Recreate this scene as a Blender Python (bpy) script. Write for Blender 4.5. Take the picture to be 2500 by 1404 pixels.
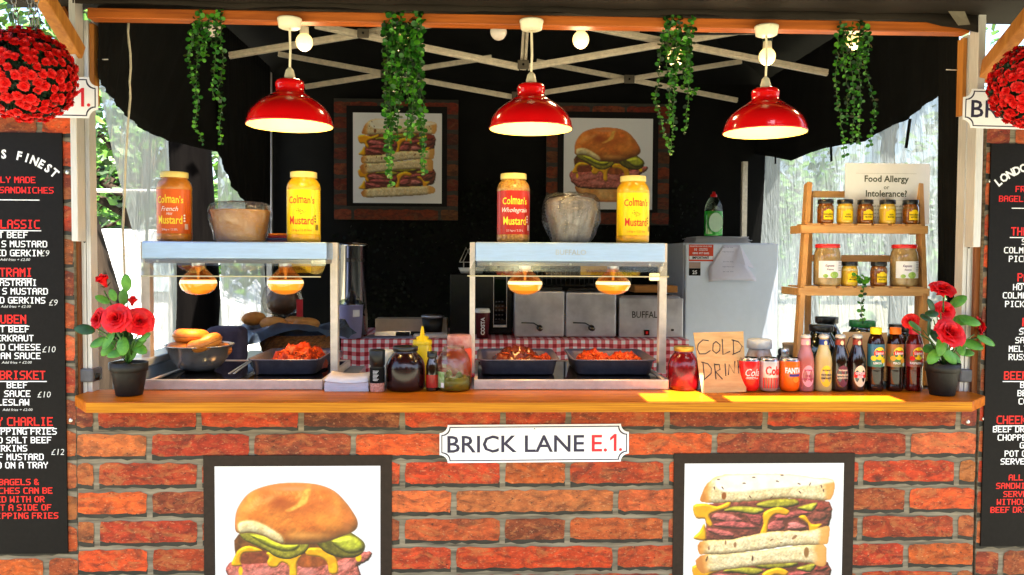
import bpy, math, random
import numpy as np
from mathutils import Vector, Matrix
random.seed(7)
R_ = math.radians
SC = bpy.context.scene
for o in list(bpy.data.objects): bpy.data.objects.remove(o)
COL = SC.collection

# ------------------------------------------------------------------ camera
CX, CD, CH, YAW, PITCH, ROLL, FPX = -0.1756, 2.6367, 1.45, R_(2.119), R_(2.021), R_(0.328), 1944.0
EYE = Vector((CX, -CD, CH))
_F = Vector((math.sin(YAW)*math.cos(PITCH), math.cos(YAW)*math.cos(PITCH), -math.sin(PITCH)))
_R = Vector((math.cos(YAW), -math.sin(YAW), 0)); _U = _R.cross(_F)
_R2 = _R*math.cos(ROLL)+_U*math.sin(ROLL); _U2 = _U*math.cos(ROLL)-_R*math.sin(ROLL)
camd = bpy.data.cameras.new("camera"); cam = bpy.data.objects.new("camera", camd); COL.objects.link(cam)
camd.sensor_width = 36; camd.lens = FPX/2500*36; camd.clip_end = 500; camd.clip_start = .05
M3 = Matrix((_R2, _U2, -_F)).transposed()
cam.matrix_world = Matrix.Translation(EYE) @ M3.to_4x4()
SC.camera = cam
def ray(px, py): return _F+_R2*((px-1250)/FPX)-_U2*((py-702)/FPX)
def at(px, py, Y): d = ray(px, py); return EYE+d*((Y-EYE.y)/d.y)
def on(px, py, Z): d = ray(px, py); return EYE+d*((Z-EYE.z)/d.z)
def onx(px, py, X): d = ray(px, py); return EYE+d*((X-EYE.x)/d.x)

# ------------------------------------------------------------------ light
SUN = Vector((0.18, -0.44, 0.88)).normalized()
w = bpy.data.worlds.new("World"); SC.world = w; w.use_nodes = True
nt = w.node_tree; bg = nt.nodes['Background']
sky = nt.nodes.new('ShaderNodeTexSky'); sky.sky_type = 'NISHITA'; sky.sun_disc = False
sky.sun_elevation = math.asin(SUN.z); sky.sun_rotation = math.atan2(SUN.x, SUN.y)
sky.air_density = 1.0; sky.dust_density = 2.5; sky.ozone_density = 0.6
nt.links.new(sky.outputs[0], bg.inputs[0]); bg.inputs[1].default_value = 0.085
sl = bpy.data.lights.new("sun", 'SUN'); sl.energy = 5.0; sl.angle = R_(.53); sl.color = (1, .93, .82)
so = bpy.data.objects.new("sun", sl); COL.objects.link(so); so.rotation_euler = SUN.to_track_quat('Z', 'Y').to_euler()
so.location = (2, -4, 6)
SC.view_settings.view_transform = 'Standard'; SC.view_settings.look = 'None'
SC.view_settings.exposure = 3.0; SC.view_settings.gamma = 1
cy = SC.cycles
cy.max_bounces = 8; cy.diffuse_bounces = 3; cy.glossy_bounces = 3; cy.transmission_bounces = 6; cy.transparent_max_bounces = 12
cy.caustics_reflective = False; cy.caustics_refractive = False; cy.sample_clamp_indirect = 4

# ------------------------------------------------------------------ materials
def S(r, g=None, b=None):
    if g is None: r, g, b = r
    f = lambda c: (c/255/12.92 if c/255 <= .04045 else ((c/255+.055)/1.055)**2.4)
    return (f(r), f(g), f(b), 1)
class N:
    def __init__(s, m): s.t = m.node_tree
    def new(s, ty, **k):
        n = s.t.nodes.new(ty)
        for a, v in k.items():
            if a.startswith('i_'):
                key = a[2:]; key = int(key) if key.isdigit() else key.replace('_', ' ')
                n.inputs[key].default_value = v
            else: setattr(n, a, v)
        return n
    def link(s, a, b): s.t.links.new(a, b)
def pbr(name, col, rough=.5, metal=0, var=.18, scale=25, bump=0, bscale=None, coat=0, trans=0, emit=None, estr=0,
        stretch=(1, 1, 1), ior=1.45, spec=.5, attr=None, two=None, sheen=0, sub=0, detail=4, alpha=1):
    m = bpy.data.materials.new(name); m.use_nodes = True; n = N(m); p = m.node_tree.nodes['Principled BSDF']
    c = col if len(col) == 4 else S(*col)
    tc = n.new('ShaderNodeTexCoord'); mp = n.new('ShaderNodeMapping'); mp.inputs['Scale'].default_value = stretch
    n.link(tc.outputs['Object'], mp.inputs[0])
    nz = n.new('ShaderNodeTexNoise', i_Scale=scale, i_Detail=detail, i_Roughness=.6); n.link(mp.outputs[0], nz.inputs['Vector'])
    if two: d = S(*two); lo, hi = d, c
    else: lo = tuple(x*(1-var) for x in c[:3])+(1,); hi = tuple(min(1, x*(1+var)) for x in c[:3])+(1,)
    rp = n.new('ShaderNodeValToRGB'); e = rp.color_ramp.elements
    e[0].position = .32; e[0].color = lo; e[1].position = .68; e[1].color = hi
    n.link(nz.outputs['Fac'], rp.inputs[0]); out = rp.outputs[0]
    if attr:
        at_ = n.new('ShaderNodeVertexColor', layer_name=attr)
        mx = n.new('ShaderNodeMix', data_type='RGBA', blend_type='MULTIPLY'); mx.inputs[0].default_value = 1
        n.link(at_.outputs[0], mx.inputs[6]); n.link(out, mx.inputs[7]); out = mx.outputs[2]
    n.link(out, p.inputs['Base Color'])
    p.inputs['Roughness'].default_value = rough; p.inputs['Metallic'].default_value = metal
    p.inputs['Coat Weight'].default_value = coat; p.inputs['Coat Roughness'].default_value = .06
    p.inputs['Transmission Weight'].default_value = trans; p.inputs['IOR'].default_value = ior
    p.inputs['Specular IOR Level'].default_value = spec; p.inputs['Alpha'].default_value = alpha
    if sub: p.inputs['Subsurface Weight'].default_value = sub; p.inputs['Subsurface Radius'].default_value = (.01, .006, .003)
    if emit: p.inputs['Emission Color'].default_value = S(*emit); p.inputs['Emission Strength'].default_value = estr
    if bump:
        b = n.new('ShaderNodeBump', i_Strength=bump, i_Distance=.004)
        if bscale:
            nz = n.new('ShaderNodeTexNoise', i_Scale=bscale, i_Detail=3.0); n.link(mp.outputs[0], nz.inputs['Vector'])
        n.link(nz.outputs['Fac'], b.inputs['Height']); n.link(b.outputs[0], p.inputs['Normal'])
    m.use_backface_culling = False
    return m
_mc = {}
def M(name, *a, **k):
    if name not in _mc: _mc[name] = pbr(name, *a, **k)
    return _mc[name]
def wood(name, a, b, stretch, rough=.45, coat=0, scale=9):
    return M(name, a, rough, two=b, scale=scale, stretch=stretch, coat=coat, bump=.15, detail=8)
STEEL = M('brushed_steel', (200, 203, 212), .3, metal=1, var=.12, scale=60, stretch=(1, 1, 12), bump=.03)
STEELH = M('steel_hood', (178, 204, 240), .42, metal=.75, var=.06, scale=14, stretch=(1, 1, 9), bump=.02)  # blue tint is reflected sky painted into the steel colour
ALU = M('aluminium', (212, 208, 205), .45, metal=.25, var=.08, scale=30, stretch=(8, 8, .6))
STRUT = M('strut_aluminium', (226, 214, 194), .42, metal=.15, var=.15, scale=40)
PLBLK = M('black_plastic', (16, 16, 17), .4, var=.3)
MATBLK = M('matt_black', (10, 10, 10), .8, var=.3, spec=.25)
FABBLK = M('black_fabric', (11, 11, 10), .85, var=.4, scale=6, bump=.3, bscale=9, spec=.2)
WHITE = M('white_plastic', (236, 234, 228), .4, var=.04)
PRINTW = M('white_print', (240, 240, 246), .5, var=.02)
PRINTK = M('black_print', (15, 12, 12), .6, var=.3, scale=90, spec=.2)
INK = M('ink_navy', (38, 34, 62), .5, var=.12)
REDINK = M('red_ink', (215, 30, 45), .5, var=.08)
BRED = M('bright_red', (232, 18, 12), .5, var=.08)
CHALK = M('chalk', (215, 215, 215), .8, var=.2, scale=200)
GLASS = M('clear_glass', (255, 255, 255), .02, trans=1, ior=1.15, var=0)
def sheet_glass(name, tint, clear=.7, bump=0, rough=.1, scale=14, stretch=(1, 1, 1)):
    m = bpy.data.materials.new(name); m.use_nodes = True; n = N(m); t = m.node_tree; t.nodes.remove(t.nodes['Principled BSDF'])
    o = t.nodes['Material Output']; tr = n.new('ShaderNodeBsdfTransparent'); tr.inputs[0].default_value = S(*tint)
    df = n.new('ShaderNodeBsdfPrincipled'); df.inputs['Base Color'].default_value = S(*tint); df.inputs['Roughness'].default_value = rough
    df.inputs['Transmission Weight'].default_value = .25; df.inputs['IOR'].default_value = 1.1
    lw = n.new('ShaderNodeLayerWeight', i_Blend=.12); mr = n.new('ShaderNodeMapRange'); mr.inputs[3].default_value = 1-clear; mr.inputs[4].default_value = min(1, (1-clear)+.45)
    mx = n.new('ShaderNodeMixShader'); n.link(lw.outputs['Facing'], mr.inputs[0]); n.link(mr.outputs[0], mx.inputs[0])
    n.link(tr.outputs[0], mx.inputs[1]); n.link(df.outputs[0], mx.inputs[2]); n.link(mx.outputs[0], o.inputs[0])
    if bump:
        tc = n.new('ShaderNodeTexCoord'); mp = n.new('ShaderNodeMapping'); mp.inputs['Scale'].default_value = stretch
        nz = n.new('ShaderNodeTexNoise', i_Scale=scale, i_Detail=6.0, i_Distortion=1.2); b = n.new('ShaderNodeBump', i_Strength=bump, i_Distance=.02)
        n.link(tc.outputs['Object'], mp.inputs[0]); n.link(mp.outputs[0], nz.inputs['Vector']); n.link(nz.outputs['Fac'], b.inputs['Height'])
        n.link(b.outputs[0], df.inputs['Normal']); n.link(b.outputs[0], lw.inputs['Normal'])
    return m
def hazy_sheet(name, tint, clear, scale, stretch):
    m = bpy.data.materials.new(name); m.use_nodes = True; n = N(m); t = m.node_tree; t.nodes.remove(t.nodes['Principled BSDF']); o = t.nodes['Material Output']
    tr = n.new('ShaderNodeBsdfTransparent'); tl = n.new('ShaderNodeBsdfTranslucent'); tl.inputs[0].default_value = S(*tint); df = n.new('ShaderNodeBsdfDiffuse'); df.inputs[0].default_value = S(*tint); gl = n.new('ShaderNodeBsdfGlossy'); gl.inputs['Roughness'].default_value = .22
    tc = n.new('ShaderNodeTexCoord'); mp = n.new('ShaderNodeMapping'); mp.inputs['Scale'].default_value = stretch; nz = n.new('ShaderNodeTexNoise', i_Scale=scale, i_Detail=3.0, i_Distortion=1.2); b = n.new('ShaderNodeBump', i_Strength=.7, i_Distance=.03)
    n.link(tc.outputs['Object'], mp.inputs[0]); n.link(mp.outputs[0], nz.inputs['Vector']); n.link(nz.outputs['Fac'], b.inputs['Height'])
    for q in (tl, df, gl): n.link(b.outputs[0], q.inputs['Normal'])
    a1 = n.new('ShaderNodeMixShader', i_0=.3); n.link(tl.outputs[0], a1.inputs[1]); n.link(df.outputs[0], a1.inputs[2]); a2 = n.new('ShaderNodeMixShader', i_0=.3); n.link(a1.outputs[0], a2.inputs[1]); n.link(gl.outputs[0], a2.inputs[2])
    rp = n.new('ShaderNodeMapRange'); rp.inputs[1].default_value = .35; rp.inputs[2].default_value = .65; rp.inputs[3].default_value = clear+.08; rp.inputs[4].default_value = clear-.08; n.link(nz.outputs['Fac'], rp.inputs[0])
    mx = n.new('ShaderNodeMixShader'); n.link(rp.outputs[0], mx.inputs[0]); n.link(a2.outputs[0], mx.inputs[1]); n.link(tr.outputs[0], mx.inputs[2]); n.link(mx.outputs[0], o.inputs[0]); return m
def thin_glass(name, tint, gloss=.12, rough=.03, bump=0, scale=30):
    m = bpy.data.materials.new(name); m.use_nodes = True; n = N(m); t = m.node_tree; t.nodes.remove(t.nodes['Principled BSDF']); o = t.nodes['Material Output']
    tr = n.new('ShaderNodeBsdfTransparent'); tr.inputs[0].default_value = S(*tint); gl = n.new('ShaderNodeBsdfGlossy'); gl.inputs['Roughness'].default_value = rough
    lw = n.new('ShaderNodeLayerWeight', i_Blend=.2); ml = n.new('ShaderNodeMath', operation='MULTIPLY_ADD', i_1=.35, i_2=gloss); mx = n.new('ShaderNodeMixShader')
    n.link(lw.outputs['Fresnel'], ml.inputs[0]); n.link(ml.outputs[0], mx.inputs[0]); n.link(tr.outputs[0], mx.inputs[1]); n.link(gl.outputs[0], mx.inputs[2]); n.link(mx.outputs[0], o.inputs[0])
    if bump:
        tc = n.new('ShaderNodeTexCoord'); nz = n.new('ShaderNodeTexNoise', i_Scale=scale, i_Detail=4.0, i_Distortion=1.5); b = n.new('ShaderNodeBump', i_Strength=bump, i_Distance=.02)
        n.link(tc.outputs['Object'], nz.inputs['Vector']); n.link(nz.outputs['Fac'], b.inputs['Height']); n.link(b.outputs[0], gl.inputs['Normal']); n.link(b.outputs[0], lw.inputs['Normal'])
    return m
PANE = thin_glass('pane_glass', (250, 252, 250), .02)
WRAP = thin_glass('plastic_wrap', (236, 236, 240), .10, .12, 1, 22)

# ------------------------------------------------------------------ mesh builder
class MB:
    def __init__(s): s.v = []; s.f = []; s.m = []; s.s = []; s.c = []
    def add(s, vs, fs, mat=0, smooth=False, X=None, col=(1, 1, 1)):
        o = len(s.v)
        for v in vs:
            v = Vector(v)
            if X is not None: v = X @ v
            s.v.append(v); s.c.append(col)
        for f in fs:
            s.f.append([i+o for i in f]); s.m.append(mat); s.s.append(smooth)
        return s
    def box(s, lo, hi, mat=0, X=None):
        x0, y0, z0 = lo; x1, y1, z1 = hi
        return s.add([(x0, y0, z0), (x1, y0, z0), (x1, y1, z0), (x0, y1, z0), (x0, y0, z1), (x1, y0, z1), (x1, y1, z1), (x0, y1, z1)],
              [(3, 2, 1, 0), (4, 5, 6, 7), (0, 1, 5, 4), (1, 2, 6, 5), (2, 3, 7, 6), (3, 0, 4, 7)], mat, False, X)
    def bar(s, a, b, wd, ht, mat=0, up=(0, 0, 1)):
        a = Vector(a); b = Vector(b); d = (b-a); L = d.length; d.normalize(); u = Vector(up)
        x = d.cross(u).normalized(); u = x.cross(d)
        X = Matrix.Translation(a) @ Matrix((x, d, u)).transposed().to_4x4()
        return s.box((-wd/2, 0, -ht/2), (wd/2, L, ht/2), mat, X)
    def lathe(s, prof, c=(0, 0, 0), n=28, mat=0, smooth=True, X=None, sx=1, sy=1):
        vs = []; fs = []
        for r, z in prof:
            for k in range(n):
                a = 2*math.pi*k/n; vs.append((c[0]+max(r, 1e-5)*math.cos(a)*sx, c[1]+max(r, 1e-5)*math.sin(a)*sy, c[2]+z))
        for i in range(len(prof)-1):
            for k in range(n):
                k2 = (k+1) % n; fs.append((i*n+k, i*n+k2, (i+1)*n+k2, (i+1)*n+k))
        return s.add(vs, fs, mat, smooth, X)
    def tube(s, pts, r, n=6, mat=0, smooth=True, cap=True):
        pts = [Vector(p) for p in pts]; rs = r if isinstance(r, (list, tuple)) else [r]*len(pts); vs = []; fs = []
        for i, p in enumerate(pts):
            t = (pts[min(i+1, len(pts)-1)]-pts[max(i-1, 0)]).normalized()
            u = Vector((0, 0, 1)) if abs(t.z) < .9 else Vector((0, 1, 0))
            x = t.cross(u).normalized(); y = x.cross(t)
            for k in range(n):
                a = 2*math.pi*k/n; vs.append(p+(x*math.cos(a)+y*math.sin(a))*rs[i])
        for i in range(len(pts)-1):
            for k in range(n):
                k2 = (k+1) % n; fs.append((i*n+k2, i*n+k, (i+1)*n+k, (i+1)*n+k2))
        if cap: fs.append(tuple(range(n))); fs.append(tuple(reversed(range((len(pts)-1)*n, len(pts)*n))))
        return s.add(vs, fs, mat, smooth)
    def sphere(s, c, r, nu=16, nv=10, mat=0, sc=(1, 1, 1), noise=0, X=None):
        prof = []; vs = []; fs = []
        for i in range(nv+1):
            t = math.pi*i/nv
            for k in range(nu):
                a = 2*math.pi*k/nu; q = r*(1+random.uniform(-noise, noise))
                vs.append((c[0]+q*math.sin(t)*math.cos(a)*sc[0], c[1]+q*math.sin(t)*math.sin(a)*sc[1], c[2]-q*math.cos(t)*sc[2]))
        for i in range(nv):
            for k in range(nu): fs.append((i*nu+k, i*nu+(k+1) % nu, (i+1)*nu+(k+1) % nu, (i+1)*nu+k))
        return s.add(vs, fs, mat, True, X)
    def prism(s, pts, y0, y1, mat=0, X=None, smooth=False):     # outline in x,z ; from y0 (front) to y1
        n = len(pts); vs = [(p[0], y0, p[1]) for p in pts]+[(p[0], y1, p[1]) for p in pts]
        fs = [tuple(range(n)), tuple(reversed(range(n, 2*n)))]+[(i, i+n, (i+1) % n+n, (i+1) % n) for i in range(n)]
        return s.add(vs, fs, mat, smooth, X)
    def flat(s, vf, fn, mat=0, smooth=False):                   # 2-D verts/faces mapped through fn(u,v)->3-D
        vs, fs = vf; return s.add([fn(*v) for v in vs], fs, mat, smooth)
    def build(s, name, mats, parent=None, bevel=0, seg=2, loc=None, sub=0, colors=False, solid=0):
        me = bpy.data.meshes.new(name)
        org = Vector(loc) if loc is not None else (wl(parent) if parent else Vector((0, 0, 0)))
        me.from_pydata([tuple(v-org) for v in s.v], [], s.f)
        if not isinstance(mats, (list, tuple)): mats = [mats]
        for m in mats: me.materials.append(m)
        me.polygons.foreach_set('material_index', s.m); me.polygons.foreach_set('use_smooth', s.s)
        if colors:
            ca = me.color_attributes.new('tone', 'FLOAT_COLOR', 'POINT')
            ca.data.foreach_set('color', np.array([list(c)+[1] for c in s.c], dtype=np.float32).ravel())
        me.update()
        o = bpy.data.objects.new(name, me); COL.objects.link(o)
        if parent: o.parent = parent
        else: o.location = org
        if solid: q = o.modifiers.new('thickness', 'SOLIDIFY'); q.thickness = solid; q.offset = 0
        if bevel: q = o.modifiers.new('bevel', 'BEVEL'); q.width = bevel; q.segments = seg; q.limit_method = 'ANGLE'; q.angle_limit = R_(35)
        if sub: q = o.modifiers.new('smooth', 'SUBSURF'); q.levels = sub; q.render_levels = sub
        return o
def wl(o):
    v = Vector((0, 0, 0))
    while o: v = v+o.location; o = o.parent
    return v
def tag(o, label=None, cat=None, group=None, kind=None):
    if label: o['label'] = label
    if cat: o['category'] = cat
    if group: o['group'] = group
    if kind: o['kind'] = kind
    return o
def thing(name, label, cat, loc, group=None):
    o = bpy.data.objects.new(name, None); COL.objects.link(o); o.location = loc; o.empty_display_size = .05
    return tag(o, label, cat, group)
def dup(root, loc, rz=0, label=None, group=None, scale=None):
    def cp(o, par):
        c = o.copy(); COL.objects.link(c); c.parent = par
        for ch in o.children: cp(ch, c)
        return c
    r = cp(root, None); r.location = loc; r.rotation_euler = (0, 0, rz)
    if scale: r.scale = scale
    if label: r['label'] = label
    if group: r['group'] = group
    return r
# ------------------------------------------------------------------ lettering
_tc = {}
def txt(s, size, bold=0, sx=1, align='C', shear=0):
    """filled letters as 2-D verts and faces; size is the cap height"""
    k = (s, bold, shear)
    if k not in _tc:
        cu = bpy.data.curves.new('t', 'FONT'); cu.body = s; cu.size = 1; cu.resolution_u = 2; cu.offset = bold; cu.shear = shear
        ob = bpy.data.objects.new('t', cu); me = ob.to_mesh()
        vs = [(v.co.x, v.co.y) for v in me.vertices]; fs = [tuple(p.vertices) for p in me.polygons]
        ob.to_mesh_clear(); bpy.data.objects.remove(ob); bpy.data.curves.remove(cu); _tc[k] = (vs, fs)
    vs, fs = _tc[k]
    if not vs: return [], []
    h = .73; x0 = min(v[0] for v in vs); x1 = max(v[0] for v in vs)
    off = {'C': (x0+x1)/2, 'L': x0, 'R': x1}[align]; q = size/h
    return [((x-off)*q*sx, y*q) for x, y in vs], fs
_PF = dict(A='0E11111F111111', B='1E11111E11111E', C='0F10101010100F', D='1E11111111111E', E='1F10101E10101F', F='1F10101E101010', G='0F10101311110F', H='1111111F111111',
 I='0E04040404040E', J='0101010101110E', K='11121418141211', L='1010101010101F', M='111B1F15111111', N='11191D17131111', O='0E11111111110E', P='1E11111E101010',
 R='1E11111E141211', S='0F10100E01011E', T='1F040404040404', U='1111111111110E', V='1111110A0A0404', W='1111111F1F1B11', Y='11110A04040404', Z='1F01020408101F')
_PF['&'] = '0C12140815120D'; _PF["'"] = '04040000000000'; _PF['W'] = '111111151F1B11'
def sqtxt(s, size, sx=1.0):
    """squared techno capitals: rectangles per stroke, cap height = size, centred"""
    u = size/7; ux = u*1.22*sx; vs = []; fs = []; x = 0
    for ch in s:
        if ch == ' ': x += 3.2; continue
        g = _PF.get(ch, '')
        for r in range(0, len(g), 2):
            bits = int(g[r:r+2], 16); c = 0
            while c < 5:
                if bits >> (4-c) & 1:
                    e = c
                    while e < 5 and bits >> (4-e) & 1: e += 1
                    y1 = 7-r//2; k = len(vs)
                    vs += [(x+c-.14, y1-1), (x+e+.14, y1-1), (x+e+.14, y1), (x+c-.14, y1)]; fs.append((k, k+1, k+2, k+3)); c = e
                else: c += 1
        x += 6.1
    return [((a-(x-1.1)/2)*ux, b*u) for a, b in vs], fs
def shift(vf, du, dv): return [(a+du, b+dv) for a, b in vf[0]], vf[1]
def ell(w_, h_, n=28): 
    vs = [(0, 0)]+[(w_*math.cos(2*math.pi*k/n), h_*math.sin(2*math.pi*k/n)) for k in range(n)]
    return vs, [(0, 1+k, 1+(k+1) % n) for k in range(n)]
def rect(x0, z0, x1, z1, n=1):
    vs = []; fs = []
    for i in range(n+1): x = x0+(x1-x0)*i/n; vs += [(x, z0), (x, z1)]
    for i in range(n): fs.append((2*i, 2*i+2, 2*i+3, 2*i+1))
    return vs, fs
def plane_fn(c, right=(1, 0, 0), up=(0, 0, 1), lift=0):
    c = Vector(c); r = Vector(right).normalized(); u = Vector(up).normalized(); nrm = r.cross(u); c = c+nrm*lift
    return lambda a, b: c+r*a+u*b
def cyl_fn(c, r, turn=0):
    return lambda a, b: (c[0]+r*math.sin(a/r+turn), c[1]-r*math.cos(a/r+turn), c[2]+b)
# ================================================================== SETTING
ZC = 1.005                                   # counter surface
gnd = MB().box((-60, -40, -.1), (60, 90, 0))
tag(gnd.build('ground', M('ground_gravel', (150, 146, 126), .95, two=(100, 100, 78), scale=3, bump=.4, bscale=60)), kind='structure')
LEAFG = M('leaf_bright', (84, 130, 36), .5, two=(38, 78, 16), scale=8)  # paler of the two leaf greens
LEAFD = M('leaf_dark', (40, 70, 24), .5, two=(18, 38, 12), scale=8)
BARK = M('bark', (62, 52, 42), .95, two=(22, 18, 15), scale=6, stretch=(3, 3, .35), bump=1.0, detail=8, spec=.1)
def tree(label, x, y, h, r, z0, trunk_r=.16, n=2600, leaf=.11, group=None, squash=1):
    t = thing('tree', label, 'tree', (x, y, 0), group)
    b = MB(); pts = [(x+.1*math.sin(i*1.3), y+.08*math.cos(i), h*.75*i/6) for i in range(7)]
    b.tube(pts, [trunk_r*(1-.1*i) for i in range(7)], 9)
    rnd = random.Random(x*7+y)
    ends = []
    for i in range(9):
        a = rnd.uniform(0, 6.28); zz = rnd.uniform(z0, h*.8); L = r*rnd.uniform(.6, .95)
        e = Vector((x+L*math.cos(a), y+L*math.sin(a), zz+rnd.uniform(.2, .9))); ends.append(e)
        s0 = Vector((x, y, zz)); b.tube([s0, (s0+e)/2+Vector((0, 0, .15)), e], [trunk_r*.4, trunk_r*.25, .02], 6)
    b.build('trunk', BARK, t)
    c = MB(); cl = [(e, rnd.uniform(.35, .7)*r*.6) for e in ends]
    cl += [(Vector((x+rnd.gauss(0, r*.5), y+rnd.gauss(0, r*.5), rnd.uniform(z0, h))), rnd.uniform(.3, .6)*r*.7) for _ in range(14)]
    for _ in range(n):
        e, q = rnd.choice(cl); p = e+Vector((rnd.gauss(0, 1), rnd.gauss(0, 1), rnd.gauss(0, .75)))*q*.55
        u = Vector((rnd.gauss(0, 1), rnd.gauss(0, 1), rnd.gauss(0, .6))).normalized(); v = u.orthogonal().normalized(); L = leaf*rnd.uniform(.6, 1.3)
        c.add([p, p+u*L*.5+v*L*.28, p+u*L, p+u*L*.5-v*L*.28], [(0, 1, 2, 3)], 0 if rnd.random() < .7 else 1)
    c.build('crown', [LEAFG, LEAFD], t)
tree('leafy green tree seen through the open side by the left tent post', -3.9, 6.2, 3.6, 1.7, 1.2, n=4200, leaf=.13)
tree('broad green tree standing farther off behind the left side opening', -6.2, 9.5, 5.2, 2.4, 1.6, n=4200, leaf=.16)
tree('dark thick barked tree behind the red flower ball at upper left', -2.62, 2.4, 4.6, 1.5, 2.9, .2, n=2200, leaf=.1)
tree('bright leafed tree above the menu board at upper right', 3.5, 4.4, 4.9, 1.7, 2.5, .1, n=3000, leaf=.11)
tree('green tree seen blurred through the clear sheet at right', 4.2, 8.0, 3.2, 1.9, 1.0, .14, n=3000, leaf=.16)
# dark trunk beside the stall
tk = MB(); px = onx(470, 640, -1.95); yk = px.y
tk.tube([(-1.95+.03*math.sin(i), yk, i*.55) for i in range(9)], [.16, .145, .14, .135, .132, .13, .128, .125, .12], 14)
tr = thing('tree', 'thick dark tree trunk close behind the left food warmer', 'tree', (-1.95, yk, 0)); tk.build('trunk', M('dark_bark', (10, 8, 7), .95, two=(3, 2, 2), scale=7, stretch=(3, 3, .3), bump=1, detail=8, spec=.05), tr)

# far hedge and added light-blocking foliage, one mass
h = MB(); rnd = random.Random(3)
for i in range(7000):
    x = rnd.uniform(-34, 34); p = Vector((x, 24+rnd.uniform(-1, 1.5), rnd.uniform(0, 3.2+1.2*math.sin(x*.7)+.8*math.sin(x*1.9))))
    u = Vector((rnd.gauss(0, 1), rnd.gauss(0, 1), rnd.gauss(0, 1))).normalized(); v = u.orthogonal(); L = rnd.uniform(.3, .7)
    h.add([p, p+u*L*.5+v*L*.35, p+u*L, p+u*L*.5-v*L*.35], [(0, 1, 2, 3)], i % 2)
for i in range(9000):                                            # unseen foliage added behind the camera to block light into the stall
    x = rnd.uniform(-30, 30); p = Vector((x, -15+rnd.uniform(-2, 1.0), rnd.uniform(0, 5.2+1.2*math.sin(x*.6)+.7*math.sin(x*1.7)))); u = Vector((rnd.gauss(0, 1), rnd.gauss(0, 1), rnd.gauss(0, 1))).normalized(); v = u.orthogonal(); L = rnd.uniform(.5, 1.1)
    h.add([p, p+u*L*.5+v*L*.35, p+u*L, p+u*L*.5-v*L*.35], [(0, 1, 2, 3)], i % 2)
tag(h.build('far_hedge_and_light_blocker', [LEAFG, LEAFD]), 'far green hedge behind the stall, plus unseen foliage added to block light', 'hedge', kind='stuff')

# white van outside on the left
va = thing('van', 'white van parked outside beyond the left tent post', 'van', (-3.7, 5.6, 0))
VW = M('van_paint', (242, 243, 245), .25, coat=.6, var=.02)
m = MB(); prof = [(-1.6, .35), (.75, .35), (1.02, .4), (1.1, .95), (.75, 1.08), (.35, 1.62), (.15, 1.72), (-1.6, 1.74)]
m.prism([(-3.5+a, b) for a, b in prof], 5.2, 6.9); m.build('body', VW, va, bevel=.05, seg=3)
m = MB(); m.prism([(-3.4, 1.12), (-2.9, 1.1), (-3.2, 1.52), (-3.4, 1.54)], 5.185, 5.21); m.build('window', M('van_glass', (190, 205, 215), .05, spec=.8, var=.05), va)
for xx in (-4.6, -2.8):
    m = MB(); m.lathe([(.12, -.1), (.3, -.1), (.32, -.05), (.32, .05), (.3, .1), (.12, .1)], n=24, X=Matrix.Translation((xx, 5.3, .32)) @ Matrix.Rotation(R_(90), 4, 'X'))
    wv = m.build('wheel', M('tyre', (24, 24, 25), .8), va)
    m = MB(); m.lathe([(0, .06), (.1, .09), (.19, .05), (.2, 0)], n=20, X=Matrix.Translation((xx, 5.24, .32)) @ Matrix.Rotation(R_(90), 4, 'X')); m.build('rim', ALU, wv)
m = MB(); q = at(309, 612, 5.1); m.box((q.x-.03, 5.1, q.z-.06), (q.x+.03, 5.18, q.z+.06)); m.build('mirror', M('mirror_grey', (150, 154, 160), .4), va, bevel=.02)
# railing behind
fe = thing('fence', 'grey metal railing crossing behind the left side opening', 'fence', (-4.2, 4.7, 0)); m = MB()
q = at(285, 466, 4.7); m.tube([(-5.4, 4.7, q.z), (-2.9, 4.7, q.z)], .02); m.build('rail', ALU, fe)
for xx in (-5.3, -4.2, -3.0): m = MB(); m.tube([(xx, 4.7, 0), (xx, 4.7, q.z-.02)], .022); m.build('post', ALU, fe)

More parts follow.
